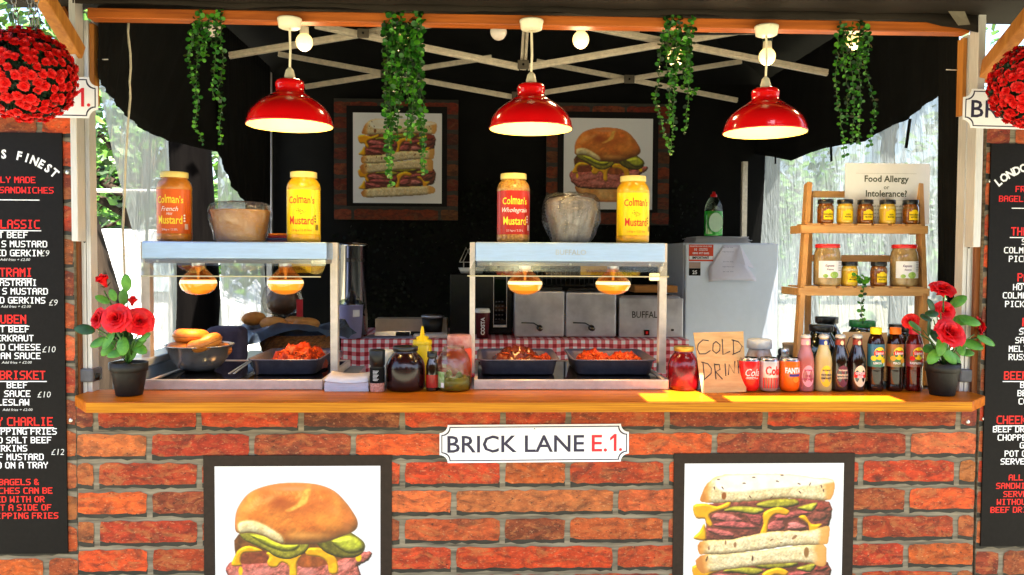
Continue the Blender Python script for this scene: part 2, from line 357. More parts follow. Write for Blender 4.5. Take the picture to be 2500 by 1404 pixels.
# ================================================================== BRICK-PRINTED BOARDS
MORT = M('printed_mortar', (150, 139, 118), .6, two=(68, 60, 50), scale=9, stretch=(.6, 1, 7), detail=9, bump=.1, bscale=200)
def brick_mat(name, gain=1.0):
    m = bpy.data.materials.new(name); m.use_nodes = True; n = N(m); p = m.node_tree.nodes['Principled BSDF']; tc = n.new('ShaderNodeTexCoord'); mp = n.new('ShaderNodeMapping'); mp.inputs['Scale'].default_value = (.8, 1, 1.5); n.link(tc.outputs['Object'], mp.inputs[0])
    def nz(sc, det, dist=0.): q = n.new('ShaderNodeTexNoise', i_Scale=sc, i_Detail=det, i_Roughness=.68, i_Distortion=dist); n.link(mp.outputs[0], q.inputs['Vector']); return q.outputs['Fac']
    def ramp(f, lo, hi, c0, c1): r = n.new('ShaderNodeValToRGB'); e = r.color_ramp.elements; e[0].position = lo; e[1].position = hi; e[0].color = c0; e[1].color = c1; n.link(f, r.inputs[0]); return r.outputs[0]
    def mix(a, b, f, ty='MIX'):
        x = n.new('ShaderNodeMix', data_type='RGBA', blend_type=ty)
        for k, v in ((6, a), (7, b), (0, f)):
            if isinstance(v, (tuple, float, int)): x.inputs[k].default_value = v
            else: n.link(v, x.inputs[k])
        return x.outputs[2]
    vc = n.new('ShaderNodeVertexColor', layer_name='tone'); g = gain
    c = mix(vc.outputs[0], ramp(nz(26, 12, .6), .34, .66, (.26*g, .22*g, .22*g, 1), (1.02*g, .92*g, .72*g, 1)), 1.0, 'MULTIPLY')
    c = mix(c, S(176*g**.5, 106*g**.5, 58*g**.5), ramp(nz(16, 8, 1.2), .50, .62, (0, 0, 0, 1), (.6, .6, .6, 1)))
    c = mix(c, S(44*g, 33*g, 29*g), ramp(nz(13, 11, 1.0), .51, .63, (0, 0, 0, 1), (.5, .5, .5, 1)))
    c = mix(c, S(214*g, 160*g, 120*g), ramp(nz(110, 3), .60, .68, (0, 0, 0, 1), (.4, .4, .4, 1)))
    c = mix(c, S(30, 22, 20), ramp(nz(90, 3), .62, .69, (0, 0, 0, 1), (.8, .8, .8, 1)))
    n.link(c, p.inputs['Base Color']); p.inputs['Roughness'].default_value = .55; p.inputs['Specular IOR Level'].default_value = .3; return m
BRK = brick_mat('printed_brick'); BRK_SHADED = brick_mat('shade_painted_brick', .34)  # second one is the same print with interior shade painted in
JNT = M('printed_dark_joint', (52, 49, 40), .6, two=(20, 18, 15), scale=22, stretch=(.5, 1, 2), detail=8)
BT = [(222, 92, 40), (208, 76, 34), (190, 66, 34), (166, 74, 44), (226, 98, 44), (180, 88, 50), (200, 78, 40), (224, 118, 66), (146, 66, 46), (196, 100, 54)]
def bricks(b, x0, x1, z0, z1, cx, ztop, pitch=.0955, bw=.333, y=0, mat=1, seed=1, bh=.0715):
    rnd = random.Random(seed); r = 0
    while True:
        zt = ztop-r*pitch; zb = zt-bh
        if zt < z0: break
        odd = r % 2; half = .262 if odd else .1
        segs = [(-half, half)]; a = half
        while cx+a < x1 or cx-a > x0:
            segs += [(a+.0185, a+bw), (-a-bw, -a-.0185)]; a += bw
        tones = {}
        for s0, s1 in segs:
            L = max(x0, cx+s0); Rr = min(x1, cx+s1); T = min(z1, zt); B = max(z0, zb)
            if Rr-L < .012 or T-B < .01: continue
            key = round(abs(s0+s1), 3)
            if key not in tones: tones[key] = rnd.choice(BT)
            c = S(*[min(255, v*rnd.uniform(.9, 1.08)) for v in tones[key]])[:3]
            nx = max(3, int((Rr-L)/.022)); pts = []
            jit = lambda: rnd.uniform(-.0032, .0032)
            for i in range(nx): pts.append((L+(Rr-L)*i/nx+(.004 if i == 0 else 0), T+jit()-(.004 if i == 0 else 0)))
            for i in range(3): pts.append((Rr+jit()*.6, T-(T-B)*(i+.3)/3))
            for i in range(nx): pts.append((Rr-(Rr-L)*i/nx-(.004 if i == 0 else 0), B+jit()*.8))
            for i in range(3): pts.append((L+jit()*.6, B+(T-B)*(i+.3)/3))
            mx, mz = (L+Rr)/2, (T+B)/2; vs = [(mx, y-.0022, mz)]+[(min(max(p[0], x0), x1), y-.0022, min(max(p[1], z0), z1)) for p in pts]
            n = len(pts); b.add(vs, [(0, 1+(i+1) % n, 1+i) for i in range(n)], mat, False, None, c)
            if zb-.012 > z0 and zb < z1:                            # dark printed joint under the brick
                vs = []; k = max(3, int((Rr-L)/.02))
                for i in range(k+1): xx = L+(Rr-L)*i/k; vs += [(xx, y-.0012, zb+.004), (xx, y-.0012, max(z0, zb-.0115+rnd.uniform(-.004, .004)))]
                b.add(vs, [(2*i+1, 2*i+3, 2*i+2, 2*i) for i in range(k)], 2)
        r += 1
XL, XR = at(187, 1000, 0).x, at(2384, 1000, 0).x; XM = at(1307, 1080, 0).x
zt0 = at(1307, 1000, 0).z+.03
fp = thing('stall_front', 'brick printed front board below the orange wooden counter', 'counter front', (0, 0, .1))
b = MB(); b.box((XL, 0, .1), (XR, .02, ZC-.034)); bricks(b, XL, XR, .12, ZC-.034, XM, at(1307, 989, 0).z, y=0)
b.build('board', [MORT, BRK, JNT], fp, colors=True)
SCREW = M('screw_head', (215, 215, 210), .3, metal=.8)
def screw(p, par, r=.007):
    m = MB(); m.lathe([(r, 0), (r*.8, r*.45), (0, r*.5)], n=12, X=Matrix.Translation(p) @ Matrix.Rotation(R_(90), 4, 'X')); m.build('screw', SCREW, par)
for q in ((1299, 1001), (2363, 1030), (2368, 993)): screw(at(*q, -.0025), fp)

# ---- printed pictures: a fine grid of coloured points, painted like the print
def srgb(c): c = np.clip(np.asarray(c, float)/255, 0, 1); return np.where(c <= .04045, c/12.92, ((c+.055)/1.055)**2.4)
class Print:
    def __init__(s, x0, y0, x1, y1, nx, ny, bg=(240, 240, 247)):
        s.x, s.y = np.meshgrid(np.linspace(x0, x1, nx), np.linspace(y0, y1, ny)); s.nx, s.ny = nx, ny
        s.c = np.ones((ny, nx, 3))*np.array(bg, float); s.w = x1-x0; s.rng = np.random.RandomState(4); s._nz = {}
    def noise(s, sc, sy=None, oct=4, seed=0):
        k = (sc, sy, oct, seed)
        if k in s._nz: return s._nz[k]
        out = 0; amp = 1; tot = 0
        for o in range(oct):
            f = 2**o/sc; fy = 2**o/(sy or sc); lat = np.random.RandomState(seed*31+o).rand(97, 97)
            u = s.x*f+1000; v = s.y*fy+1000; iu = np.floor(u).astype(int); iv = np.floor(v).astype(int); fu = u-iu; fv = v-iv
            fu = fu*fu*(3-2*fu); fv = fv*fv*(3-2*fv); L = lambda a, b: lat[a % 97, b % 97]
            out = out+amp*((L(iu, iv)*(1-fu)+L(iu+1, iv)*fu)*(1-fv)+(L(iu, iv+1)*(1-fu)+L(iu+1, iv+1)*fu)*fv); tot += amp; amp *= .55
        s._nz[k] = out/tot-.5; return s._nz[k]
    def sdf(s, pts, rough=0, rs=60):
        P = []                                                       # Catmull-Rom
        n = len(pts)
        for i in range(n):
            p0, p1, p2, p3 = [np.array(pts[(i+j-1) % n], float) for j in range(4)]
            for t in (0, .33, .67): P.append(.5*((2*p1)+(p2-p0)*t+(2*p0-5*p1+4*p2-p3)*t*t+(3*p1-p0-3*p2+p3)*t**3))
        d = np.full(s.x.shape, 1e9); ins = np.zeros(s.x.shape, bool); m = len(P)
        for i in range(m):
            ax, ay = P[i]; bx, by = P[(i+1) % m]; ex, ey = bx-ax, by-ay; L = ex*ex+ey*ey+1e-9
            t = np.clip(((s.x-ax)*ex+(s.y-ay)*ey)/L, 0, 1); d = np.minimum(d, (s.x-ax-t*ex)**2+(s.y-ay-t*ey)**2)
            if abs(ey) > 1e-9: ins ^= ((ay > s.y) != (by > s.y)) & (s.x < ex*(s.y-ay)/ey+ax)
        d = np.sqrt(d); d = np.where(ins, d, -d)
        return d+(s.noise(rs, seed=9)*rough if rough else 0)
    def put(s, a, col):
        a = np.clip(a, 0, 1)[..., None]; s.c = s.c*(1-a)+np.asarray(col, float)*a
    def lay(s, pts, col, col2=None, mix=30, edge=None, ew=40, rough=0, tex=0, ts=50, tsy=None, soft=7, seed=1, sh=0, sk=.9, spec=0, bump=0):
        d = s.sdf(pts, rough); a = np.clip(d/soft+.5, 0, 1); c = np.ones(s.c.shape)*np.array(col, float)
        if col2 is not None: k = np.clip(.5+s.noise(mix, seed=seed)*2.4, 0, 1)[..., None]; c = c*(1-k)+np.array(col2, float)*k
        if edge is not None: k = np.exp(-np.maximum(d, 0)/ew)[..., None]; c = c*(1-k)+np.array(edge, float)*k
        if tex: c = c*(1+s.noise(ts, tsy, seed=seed+3)*tex)[..., None]
        if sh:                                                          # roundness of the photographed food
            dx = s.x[0, 1]-s.x[0, 0]; dy = s.y[1, 0]-s.y[0, 0]; hh = sh*np.sqrt(np.clip(1-(1-np.clip(d/sh, 0, 1))**2, 0, 1))+s.noise(ts, tsy, seed=seed+5)*bump
            gy, gx = np.gradient(hh, dy, dx); q = 1/np.sqrt(gx*gx+gy*gy+1); lam = (gx*.36+gy*.74+.57)*q
            c = c*np.clip(1+sk*(lam-.6), .25, 1.6)[..., None]
            if spec: hv = np.clip((gx*.2+gy*.42+.885)*q, 0, 1)**40; c = c+spec*hv[..., None]*200
        s.c = s.c*(1-a[..., None])+c*a[..., None]; return a
    def blob(s, x, y, rx, ry, col, a=1, rot=0, soft=.3):
        dx = s.x-x; dy = s.y-y; c, q = math.cos(rot), math.sin(rot); r = np.hypot((dx*c+dy*q)/rx, (-dx*q+dy*c)/ry)
        s.put(np.clip((1-r)/soft, 0, 1)*a, col)
    def mesh(s, fn, name, mat, parent):
        ys, xs = s.ny, s.nx; me = bpy.data.meshes.new(name); org = wl(parent)
        vs = [tuple(fn(i/(xs-1), j/(ys-1))-org) for j in range(ys) for i in range(xs)]
        fs = [(j*xs+i, (j+1)*xs+i, (j+1)*xs+i+1, j*xs+i+1) for j in range(ys-1) for i in range(xs-1)]
        me.from_pydata(vs, [], fs); me.materials.append(mat)
        ca = me.color_attributes.new('tone', 'FLOAT_COLOR', 'POINT'); cc = np.ones((ys*xs, 4), np.float32); cc[:, :3] = srgb(s.c).reshape(-1, 3)*.9
        ca.data.foreach_set('color', cc.ravel()); o = bpy.data.objects.new(name, me); COL.objects.link(o); o.parent = parent; return o
PRT = pbr('picture_print', (255, 255, 255), .4, var=.03, attr='tone', scale=120)
def bagel_print(nx, ny):
    p = Print(205, 180, 2080, 2080, nx, ny)
    p.blob(1150, 1800, 1000, 160, (205, 205, 222), .6, soft=.9)
    p.lay([(480, 1560), (1000, 1500), (1700, 1500), (1880, 1600), (1850, 1780), (1600, 1900), (1100, 1930), (700, 1880), (500, 1740)], (226, 150, 70), (240, 190, 120), 200, edge=(170, 80, 25), ew=40, tex=.3)
    p.lay([(470, 960), (1000, 1000), (1700, 980), (1760, 1120), (1860, 1230), (1700, 1330), (500, 1330), (440, 1230)], (128, 74, 26), (84, 44, 16), 60, tex=.4)
    p.lay([(330, 1350), (420, 1260), (540, 1300), (1000, 1270), (1500, 1290), (1700, 1230), (1960, 1165), (1950, 1275), (1830, 1340), (1870, 1480), (1800, 1620), (1200, 1660), (600, 1640), (420, 1560), (340, 1440)], (204, 116, 104), (172, 82, 70), 70, edge=(140, 60, 55), ew=14, tex=.6, ts=34, rough=26, sh=60, bump=26)
    for (a, q, w_, r) in ((500, 1420, 160, .3), (760, 1390, 190, -.1), (1250, 1400, 150, .1), (1700, 1330, 120, -.5), (900, 1520, 220, .1), (1450, 1540, 240, -.1)):
        p.blob(a, q, w_, 60, (236, 150, 142), .55, r, .6); p.blob(a, q+66, w_, 12, (130, 50, 48), .7, r, .8)
    p.lay([(480, 1290), (500, 1190), (640, 1150), (790, 1170), (830, 1270), (700, 1300)], (150, 66, 34), (110, 42, 26), 40, tex=.4, rough=14)
    p.lay([(1130, 1230), (1300, 1190), (1500, 1230), (1560, 1300), (1300, 1350), (1150, 1330)], (170, 84, 30), (125, 56, 22), 60, tex=.5, rough=20)
    Y1, Y2, Y3 = (252, 196, 8), (236, 158, 6), (214, 128, 8)
    p.lay([(385, 1310), (430, 1200), (480, 1130), (590, 1095), (740, 1150), (640, 1170), (520, 1180), (490, 1270), (500, 1320), (430, 1330)], Y1, Y2, 60, sh=26, sk=.7, spec=.35, bump=3)
    p.lay([(780, 1180), (860, 1170), (1000, 1230), (1180, 1200), (1130, 1300), (1125, 1480), (1050, 1470), (1040, 1340), (960, 1290), (900, 1345), (820, 1340), (790, 1290), (815, 1230)], Y1, Y2, 60, sh=26, sk=.7, spec=.35, bump=3)
    p.lay([(1250, 1130), (1420, 1130), (1530, 1200), (1590, 1290), (1590, 1420), (1500, 1420), (1470, 1290), (1380, 1230), (1240, 1210)], Y2, Y1, 60, sh=26, sk=.7, spec=.35, bump=3)
    p.blob(1830, 1240, 40, 55, Y1, 1); p.blob(490, 1385, 28, 60, Y1, 1)
    p.lay([(478, 930), (600, 920), (760, 940), (900, 1000), (1160, 1050), (1260, 1070), (1235, 1165), (1060, 1250), (900, 1230), (780, 1150), (640, 1080), (520, 1020)], (166, 158, 44), (126, 120, 30), 50, edge=(112, 104, 26), ew=16, tex=.5, sh=40, sk=.7, bump=12, ts=40)
    p.lay([(600, 970), (760, 985), (900, 1050), (1150, 1070), (1120, 1145), (1000, 1165), (880, 1135), (740, 1070)], (214, 214, 50), (176, 178, 34), 50, tex=.35, soft=30, spec=.12, sh=60, bump=10, ts=50)
    p.lay([(1350, 1040), (1480, 1000), (1700, 945), (1800, 985), (1890, 1060), (1905, 1130), (1860, 1205), (1750, 1245), (1580, 1230), (1430, 1160)], (128, 120, 34), (90, 84, 20), 60, edge=(86, 78, 14), ew=20, tex=.5, sh=40, sk=.7, bump=10, ts=40)
    p.lay([(1520, 1050), (1690, 985), (1800, 1000), (1880, 1080), (1880, 1150), (1800, 1190), (1680, 1180)], (206, 204, 74), (180, 186, 44), 80, edge=(160, 150, 30), ew=14, tex=.35, soft=26, spec=.15, sh=70, bump=10, ts=50)
    a = p.lay([(430, 900), (440, 720), (500, 590), (600, 480), (750, 415), (950, 375), (1200, 372), (1400, 400), (1560, 470), (1680, 590), (1760, 700), (1815, 800), (1820, 880), (1770, 940), (1650, 990), (1450, 1060), (1250, 1082), (1050, 1088), (950, 1080), (850, 1035), (760, 985), (600, 945), (480, 950)],
              (230, 138, 52), (212, 108, 34), 160, edge=(206, 130, 80), ew=26, tex=.3, ts=60, sh=230, sk=.5, spec=.22, bump=15)
    for (x, y, rx, ry, c, al, ro) in ((930, 590, 300, 130, (166, 70, 20), 1.0, .35), (1000, 420, 420, 60, (206, 120, 60), .7, 0), (820, 560, 120, 40, (252, 190, 110), .6, -.5), (1560, 700, 110, 60, (250, 176, 90), .6, .7), (700, 760, 220, 60, (214, 110, 30), .6, .3), (620, 640, 160, 60, (240, 170, 90), .7, -.7), (1420, 620, 250, 70, (200, 104, 46), .5, .5), (1080, 440, 260, 34, (226, 160, 120), .7, 0),
                                      (1500, 820, 260, 120, (242, 146, 52), .6, .3), (1250, 980, 300, 50, (246, 176, 88), .7, 0), (1700, 860, 60, 130, (196, 110, 60), .6, 0), (1250, 690, 150, 50, (192, 92, 34), .6, -.5)):
        p.put(a*np.exp(-1.6*np.hypot(((p.x-x)*math.cos(ro)+(p.y-y)*math.sin(ro))/rx, (-(p.x-x)*math.sin(ro)+(p.y-y)*math.cos(ro))/ry)**2)*al*.85, c)
    p.lay([(1290, 440), (1265, 520), (1245, 600), (1160, 655), (1050, 705), (1000, 690), (1110, 630), (1180, 550), (1210, 460)], (244, 190, 84), (226, 150, 60), 40, soft=22)
    p.lay([(455, 850), (520, 805), (640, 800), (760, 845), (870, 910), (970, 990), (975, 1072), (850, 1030), (760, 980), (600, 940), (480, 948)], (240, 226, 176), (226, 198, 140), 60, edge=(220, 170, 96), ew=10, soft=30, tex=.3, ts=30, sh=60, bump=10, sk=.5)
    return p
def sandwich_print(nx, ny):
    p = Print(215, 240, 1890, 1940, nx, ny)
    BR, BR2, CR = (240, 224, 184), (226, 200, 150), (216, 146, 62)
    p.blob(1000, 1800, 800, 90, (205, 205, 222), .6, soft=.9)
    def fill(dy):
        p.lay([(430, 690+dy), (700, 640+dy), (1300, 610+dy), (1740, 650+dy), (1745, 900+dy), (1600, 960+dy), (1000, 1020+dy), (600, 1060+dy), (430, 1040+dy), (450, 880+dy)], (138, 66, 56), (98, 44, 36), 50, tex=.7, ts=36, tsy=20, rough=24, sh=50, bump=14)
        for (x, y, w_, h_, r, c) in ((660, 810, 180, 46, .12, (196, 104, 100)), (760, 890, 250, 40, .05, (180, 84, 84)), (600, 970, 160, 36, .2, (196, 98, 94)), (960, 820, 110, 60, .5, (176, 76, 78)), (1180, 900, 120, 60, -.2, (190, 92, 90)), (1390, 905, 110, 46, .05, (206, 120, 116)), (1340, 790, 220, 36, -.15, (186, 86, 84)), (1640, 800, 90, 50, -.2, (140, 70, 60)), (1660, 700, 80, 50, 0, (160, 60, 50))):
            p.lay([(x+w_*math.cos(k)*(.9+.18*math.sin(k*3+x))*math.cos(r)-h_*math.sin(k)*math.sin(r), y+dy+w_*math.cos(k)*math.sin(r)+h_*math.sin(k)*math.cos(r)) for k in [q*.785 for q in range(8)]], c, tuple(v*.78 for v in c), 40, tex=.5, ts=30, tsy=14, rough=14, sh=36, bump=14, soft=14); p.blob(x, y+dy+h_, w_*.9, 9, (110, 40, 44), .7, r, .8)
        for pts in ([(630, 740), (740, 690), (1000, 705), (1055, 740), (960, 780), (800, 755)], [(985, 660), (1150, 620), (1380, 620), (1410, 680), (1200, 715), (1000, 700)], [(1420, 700), (1615, 655), (1560, 750), (1430, 725)]):
            p.lay([(x, y+dy) for x, y in pts], (196, 192, 60), (156, 146, 36), 50, edge=(120, 110, 30), ew=14, tex=.4, sh=34, bump=10, ts=40, spec=.1)
        for pts in ([(310, 680), (440, 660), (560, 690), (690, 640), (690, 700), (600, 730), (500, 765), (480, 800), (515, 880), (490, 905), (450, 870), (430, 820), (340, 810)], [(315, 1020), (380, 950), (430, 870), (450, 1000), (440, 1045), (380, 1045)],
                    [(1050, 760), (1200, 700), (1320, 740), (1290, 790), (1180, 775), (1110, 850), (1085, 1000), (1040, 1018), (1012, 990), (1050, 880)], [(1420, 810), (1490, 790), (1560, 880), (1665, 880), (1640, 930), (1610, 970), (1612, 1080), (1570, 1092), (1540, 990), (1520, 880)]):
            p.lay([(x, y+dy) for x, y in pts], (250, 182, 14), (238, 160, 10), 60, sh=26, sk=.7, spec=.35, bump=3)
    def bread(pts, xl, xr):
        a = p.lay(pts, BR, BR2, 50, edge=(222, 170, 90), ew=10, tex=.4, ts=18, rough=16, sh=50, sk=.5, bump=9)
        nz = p.noise(60, seed=21)*70
        p.put(a*np.clip((xl-p.x+nz)/60+.5, 0, 1)*.85, CR); p.put(a*np.clip((p.x-xr+nz)/60+.5, 0, 1)*.85, (222, 156, 74)); p.put(a*np.clip((xl-30-p.x+nz)/40, 0, 1)*.6, (184, 104, 40))
    fill(640)
    bread([(380, 1720), (600, 1660), (1400, 1620), (1720, 1620), (1740, 1740), (1400, 1790), (700, 1830), (420, 1830)], 470, 1640)
    bread([(395, 1380), (390, 1205), (1000, 1165), (1400, 1112), (1690, 1100), (1722, 1240), (1690, 1330), (1500, 1290), (1100, 1305), (800, 1340), (560, 1372)], 480, 1600)
    p.blob(1510, 1180, 32, 64, (140, 96, 50), 1); p.blob(940, 1240, 12, 34, (90, 50, 30)); p.blob(460, 1240, 10, 36, (90, 50, 30), 1, .3)
    fill(0)
    bread([(380, 1190), (385, 1060), (700, 1040), (800, 1022), (1060, 970), (1300, 950), (1530, 950), (1640, 925), (1748, 910), (1740, 1055), (1690, 1098), (1400, 1105), (1100, 1140), (700, 1190), (450, 1190)], 450, 1640)
    for (x, y, rx, ry, ro) in ((755, 1095, 18, 34, 0), (655, 1070, 12, 28, 0), (1380, 1020, 40, 18, -.7), (1140, 1045, 24, 10, -.4), (480, 1130, 12, 24, 0), (1240, 1075, 16, 8, 0)): p.blob(x, y, rx, ry, (150, 104, 66), 1, ro)
    bread([(405, 645), (395, 560), (450, 455), (560, 372), (800, 352), (1300, 356), (1600, 398), (1720, 402), (1790, 442), (1755, 622), (1500, 620), (1250, 605), (1000, 632), (700, 650)], 480, 1700)
    p.lay([(540, 420), (620, 375), (800, 356), (1300, 360), (1600, 402), (1720, 405), (1780, 440), (1500, 480), (1100, 510), (700, 540), (560, 500)], (252, 248, 236), (246, 236, 214), 80, soft=24)
    p.blob(630, 580, 30, 46, (140, 74, 26), 1)
    for (x, y, ro) in ((1238, 365, 0), (1420, 458, .2), (1535, 460, -1.1), (1655, 484, 1.4), (1430, 545, .9), (1680, 530, 1.4), (530, 500, 1.4), (905, 590, .8), (1128, 600, -.6), (940, 388, 0), (840, 450, 0), (1190, 430, .2), (615, 497, 1), (570, 405, 0)): p.blob(x, y, 22, 8, (96, 56, 40), 1, ro)
    return p
def poster(label, q, Y, painter, nx, ny, border, border_mat=PRINTK, th=.004):
    """q = outer left, top, right px and white left, top, right px ; height follows the picture"""
    L, T = at(q[0], q[1], Y), at(q[2], q[1], Y); wl_, wt, wr = at(q[3], q[4], Y), at(q[3], q[4], Y).z, at(q[5], q[4], Y)
    W = wr.x-wl_.x; H = W*1.015; bot = wt-H
    po = thing('food_poster', label, 'poster', (L.x, Y, bot-border))
    mb = MB(); mb.box((L.x, Y-th, bot-border), (T.x, Y-.0004, L.z)); mb.build('border', border_mat, po)
    pr = painter(nx, ny); pr.mesh(lambda u, v: Vector((wl_.x+W*u, Y-th-.0006, wt-H*v)), 'picture', PRT, po)
    return po, bot
PB = M('poster_border', (46, 36, 30), .55, var=.15, scale=60, spec=.2)
poster('large poster of a bagel with beef, gherkin and mustard on the stall front', (497, 1112, 957, 525, 1138, 929), -.0026, bagel_print, 250, 250, .04, PB)
poster('large poster of a double decker beef sandwich on the stall front', (1645, 1107, 2086, 1671, 1131, 2059), -.0026, sandwich_print, 250, 250, .04, PB)

# ---- the wooden counter
OAK = wood('varnished_wood', (206, 116, 4), (158, 72, 2), (.7, 14, 14), .45, coat=.04, scale=4); OAK.node_tree.nodes['Principled BSDF'].inputs['Specular IOR Level'].default_value = .25
yb = .085; yf = -.162
A_, B_, C_, D_ = on(185, 965, ZC), on(210, 981, ZC), on(2362, 976, ZC), on(2391, 962, ZC)
ct = MB(); pts = [(A_.x, yb), (A_.x, -.045), (B_.x, yf), (C_.x, yf), (D_.x, -.055), (D_.x, yb)]
n = len(pts); ct.add([(x, y, ZC-.034) for x, y in pts]+[(x, y, ZC) for x, y in pts], [tuple(reversed(range(n))), tuple(range(n, 2*n))]+[(i, i+n, (i+1) % n+n, (i+1) % n)[::-1] for i in range(n)])
ct_ = thing('countertop', 'long orange varnished wooden counter shelf with clipped corners', 'counter', (0, 0, ZC-.034)); ct.build('board', OAK, ct_, bevel=.004)
m = MB(); m.box((B_.x+.004, yf-.0022, ZC-.032), (C_.x-.004, yf-.0001, ZC-.003)); m.build('front_edge', M('ply_edge', (206, 138, 26), .5, two=(150, 84, 8), scale=5, stretch=(.8, 1, 60), detail=8, spec=.25), ct_)
wt = thing('work_table', 'steel work table behind the counter carrying both food warmers', 'table', (0, .35, 0)); m = MB()
m.box((-1.17, .087, ZC-.04), (1.42, .36, ZC-.001)); m.box((-1.17, .3601, ZC-.04), (-.66, .68, ZC-.001)); m.box((-.06, .3601, ZC-.04), (.52, .68, ZC-.001)); m.build('table_top', STEEL, wt)
for xx in (-1.13, -.7, .48, 1.38):
    for yy in (.13, .33): m = MB(); m.box((xx-.02, yy-.02, 0), (xx+.02, yy+.02, ZC-.042)); m.build('leg', STEEL, wt)

# ================================================================== MENU BOARDS AND SIDE BRICK BOARDS
zl = lambda y: at(85, y, 0).z
LINES = [('r', 'FRESHLY MADE', 440, 15), ('r', 'BAGELS & SANDWICHES', 465, 15), ('l', 489, 170, 2.5), ('R', 'THE CLASSIC', 548, 21), ('w', 'SALT BEEF', 574, 15.5), ('w', "COLMAN'S MUSTARD", 596, 15.5), ('w', 'PICKLED GERKIN', 618, 15.5), ('c', 'Add fries + £2.00', 634),
  ('R', 'PASTRAMI', 665, 21), ('w', 'HOT PASTRAMI', 690, 15.5), ('w', "COLMAN'S MUSTARD", 711, 15.5), ('w', 'PICKLED GERKINS', 733, 15.5), ('c', 'Add fries + £2.00', 748), ('R', 'REUBEN', 779, 21), ('w', 'SALT BEEF', 803, 15.5), ('w', 'SAUERKRAUT', 825, 15.5), ('w', 'MELTED CHEESE', 847, 15.5), ('w', 'RUSSIAN SAUCE', 868, 15.5), ('c', 'Add fries + £2.00', 884),
  ('R', 'BEEF BRISKET', 915, 21), ('w', 'BBQ BEEF', 939, 15.5), ('w', 'BBQ SAUCE', 960, 15.5), ('w', 'COLESLAW', 981, 15.5), ('c', 'Add fries + £2.00', 999), ('R', 'CHEEKY CHARLIE', 1028, 21), ('w', 'BEEF DRIPPING FRIES', 1052, 15.5), ('w', 'CHOPPED SALT BEEF', 1073, 15.5), ('w', 'GERKINS', 1093, 15.5), ('w', 'POT OF MUSTARD', 1114, 15.5), ('w', 'SERVED ON A TRAY', 1134, 15.5),
  ('r', 'ALL BAGELS &', 1175, 15), ('r', 'SANDWICHES CAN BE', 1196, 15), ('r', 'SERVED WITH OR', 1217, 15), ('r', 'WITHOUT A SIDE OF', 1237, 15), ('r', 'BEEF DRIPPING FRIES', 1257, 15)]
PXM = 1/737.
def menu(side, xc, brick_x0, brick_x1, x0, x1, label, blabel):
    wp = thing('brick_board', blabel, 'board', ((brick_x0+brick_x1)/2, 0, .1)); b = MB(); b.box((brick_x0, 0, .1), (brick_x1, .015, 1.905))
    bricks(b, brick_x0, brick_x1, .11, 1.903, xc, 1.93, pitch=.105, bw=.34, y=0, seed=5+side, bh=.082); b.build('board', [MORT, BRK, JNT], wp, colors=True)
    xs = brick_x1-.016 if side < 0 else brick_x0+.016
    for z in (zl(420), zl(1026)): screw((xs, -.003, z), wp)
    me_ = thing('menu_board', label, 'menu board', (xc, -.004, zl(1350))); b = MB(); b.box((x0, -.008, zl(1350)), (x1, -.0024, zl(325))); b.build('board', PRINTK, me_, bevel=.001)
    W = MB(); Rm = MB(); Ch = MB()
    fn = plane_fn((xc, -.0084, 0)); Rr = (fn)
    for ln in LINES:
        if ln[0] in 'wrR':
            sz = ln[3]*PXM; vf = shift(sqtxt(ln[1], sz, {'w': .77, 'r': .8, 'R': .7}[ln[0]]), 0, zl(ln[2])-sz/2)
            (W if ln[0] == 'w' else Rm).flat(vf, fn)
            if ln[0] == 'R': a = max(v[0] for v in vf[0])+.004; W.flat(rect(-a, zl(ln[2])-sz/2-.008, a, zl(ln[2])-sz/2-.005), fn)
        elif ln[0] == 'l': W.flat(rect(-.11, zl(489)-.0015, .11, zl(489)+.0015), fn)
        else: q_ = MB(); q_.flat(shift(txt(ln[1], .0085, shear=.2, sx=1.15), .03, zl(ln[2])-.004), fn); q_.build('chalk_note', CHALK, me_)
    s = "LONDON'S FINEST"; n = len(s)                                # arched heading
    for i, chh in enumerate(s):
        a = (i-(n-1)/2)*.124; rad = .23; zc_ = zl(368)-rad
        vf = txt(chh, .028, .035, .9); ca, sa = math.cos(a*.82), math.sin(a*.82)
        if vf[0]: W.flat(([(rad*sa+u*ca+v*sa, zc_+.0+rad*ca*1.0+(-u*sa+v*ca)-.026) for u, v in vf[0]], vf[1]), fn)
    for (t, x, y) in (('£9', 112, 618), ('£9', 130, 738), ('£10', 118, 852), ('£10', 105, 962), ('£12', 135, 1102)):
        dx = (x-20)*PXM; q_ = MB(); q_.flat(shift(txt(t, .021, -.008, shear=.15), dx, zl(y)-.010), fn); q_.build('chalk_price', CHALK, me_)
    W.build('white_lettering', PRINTW, me_); Rm.build('red_lettering', BRED, me_)
xl_ = at(20, 800, 0).x; xr_ = at(2535, 800, 0).x
menu(-1, xl_, -2.3, at(183, 800, 0).x, xl_-(-1.53-xl_), -1.53, 'black menu board at left, prices chalked beside white dish names', 'brick printed side board behind the left menu board')
menu(1, xr_, at(2396, 800, 0).x, 2.3, 1.53, xr_+(xr_-1.53), 'black menu board at right edge, mostly cut off by the frame', 'brick printed side board behind the right menu board')

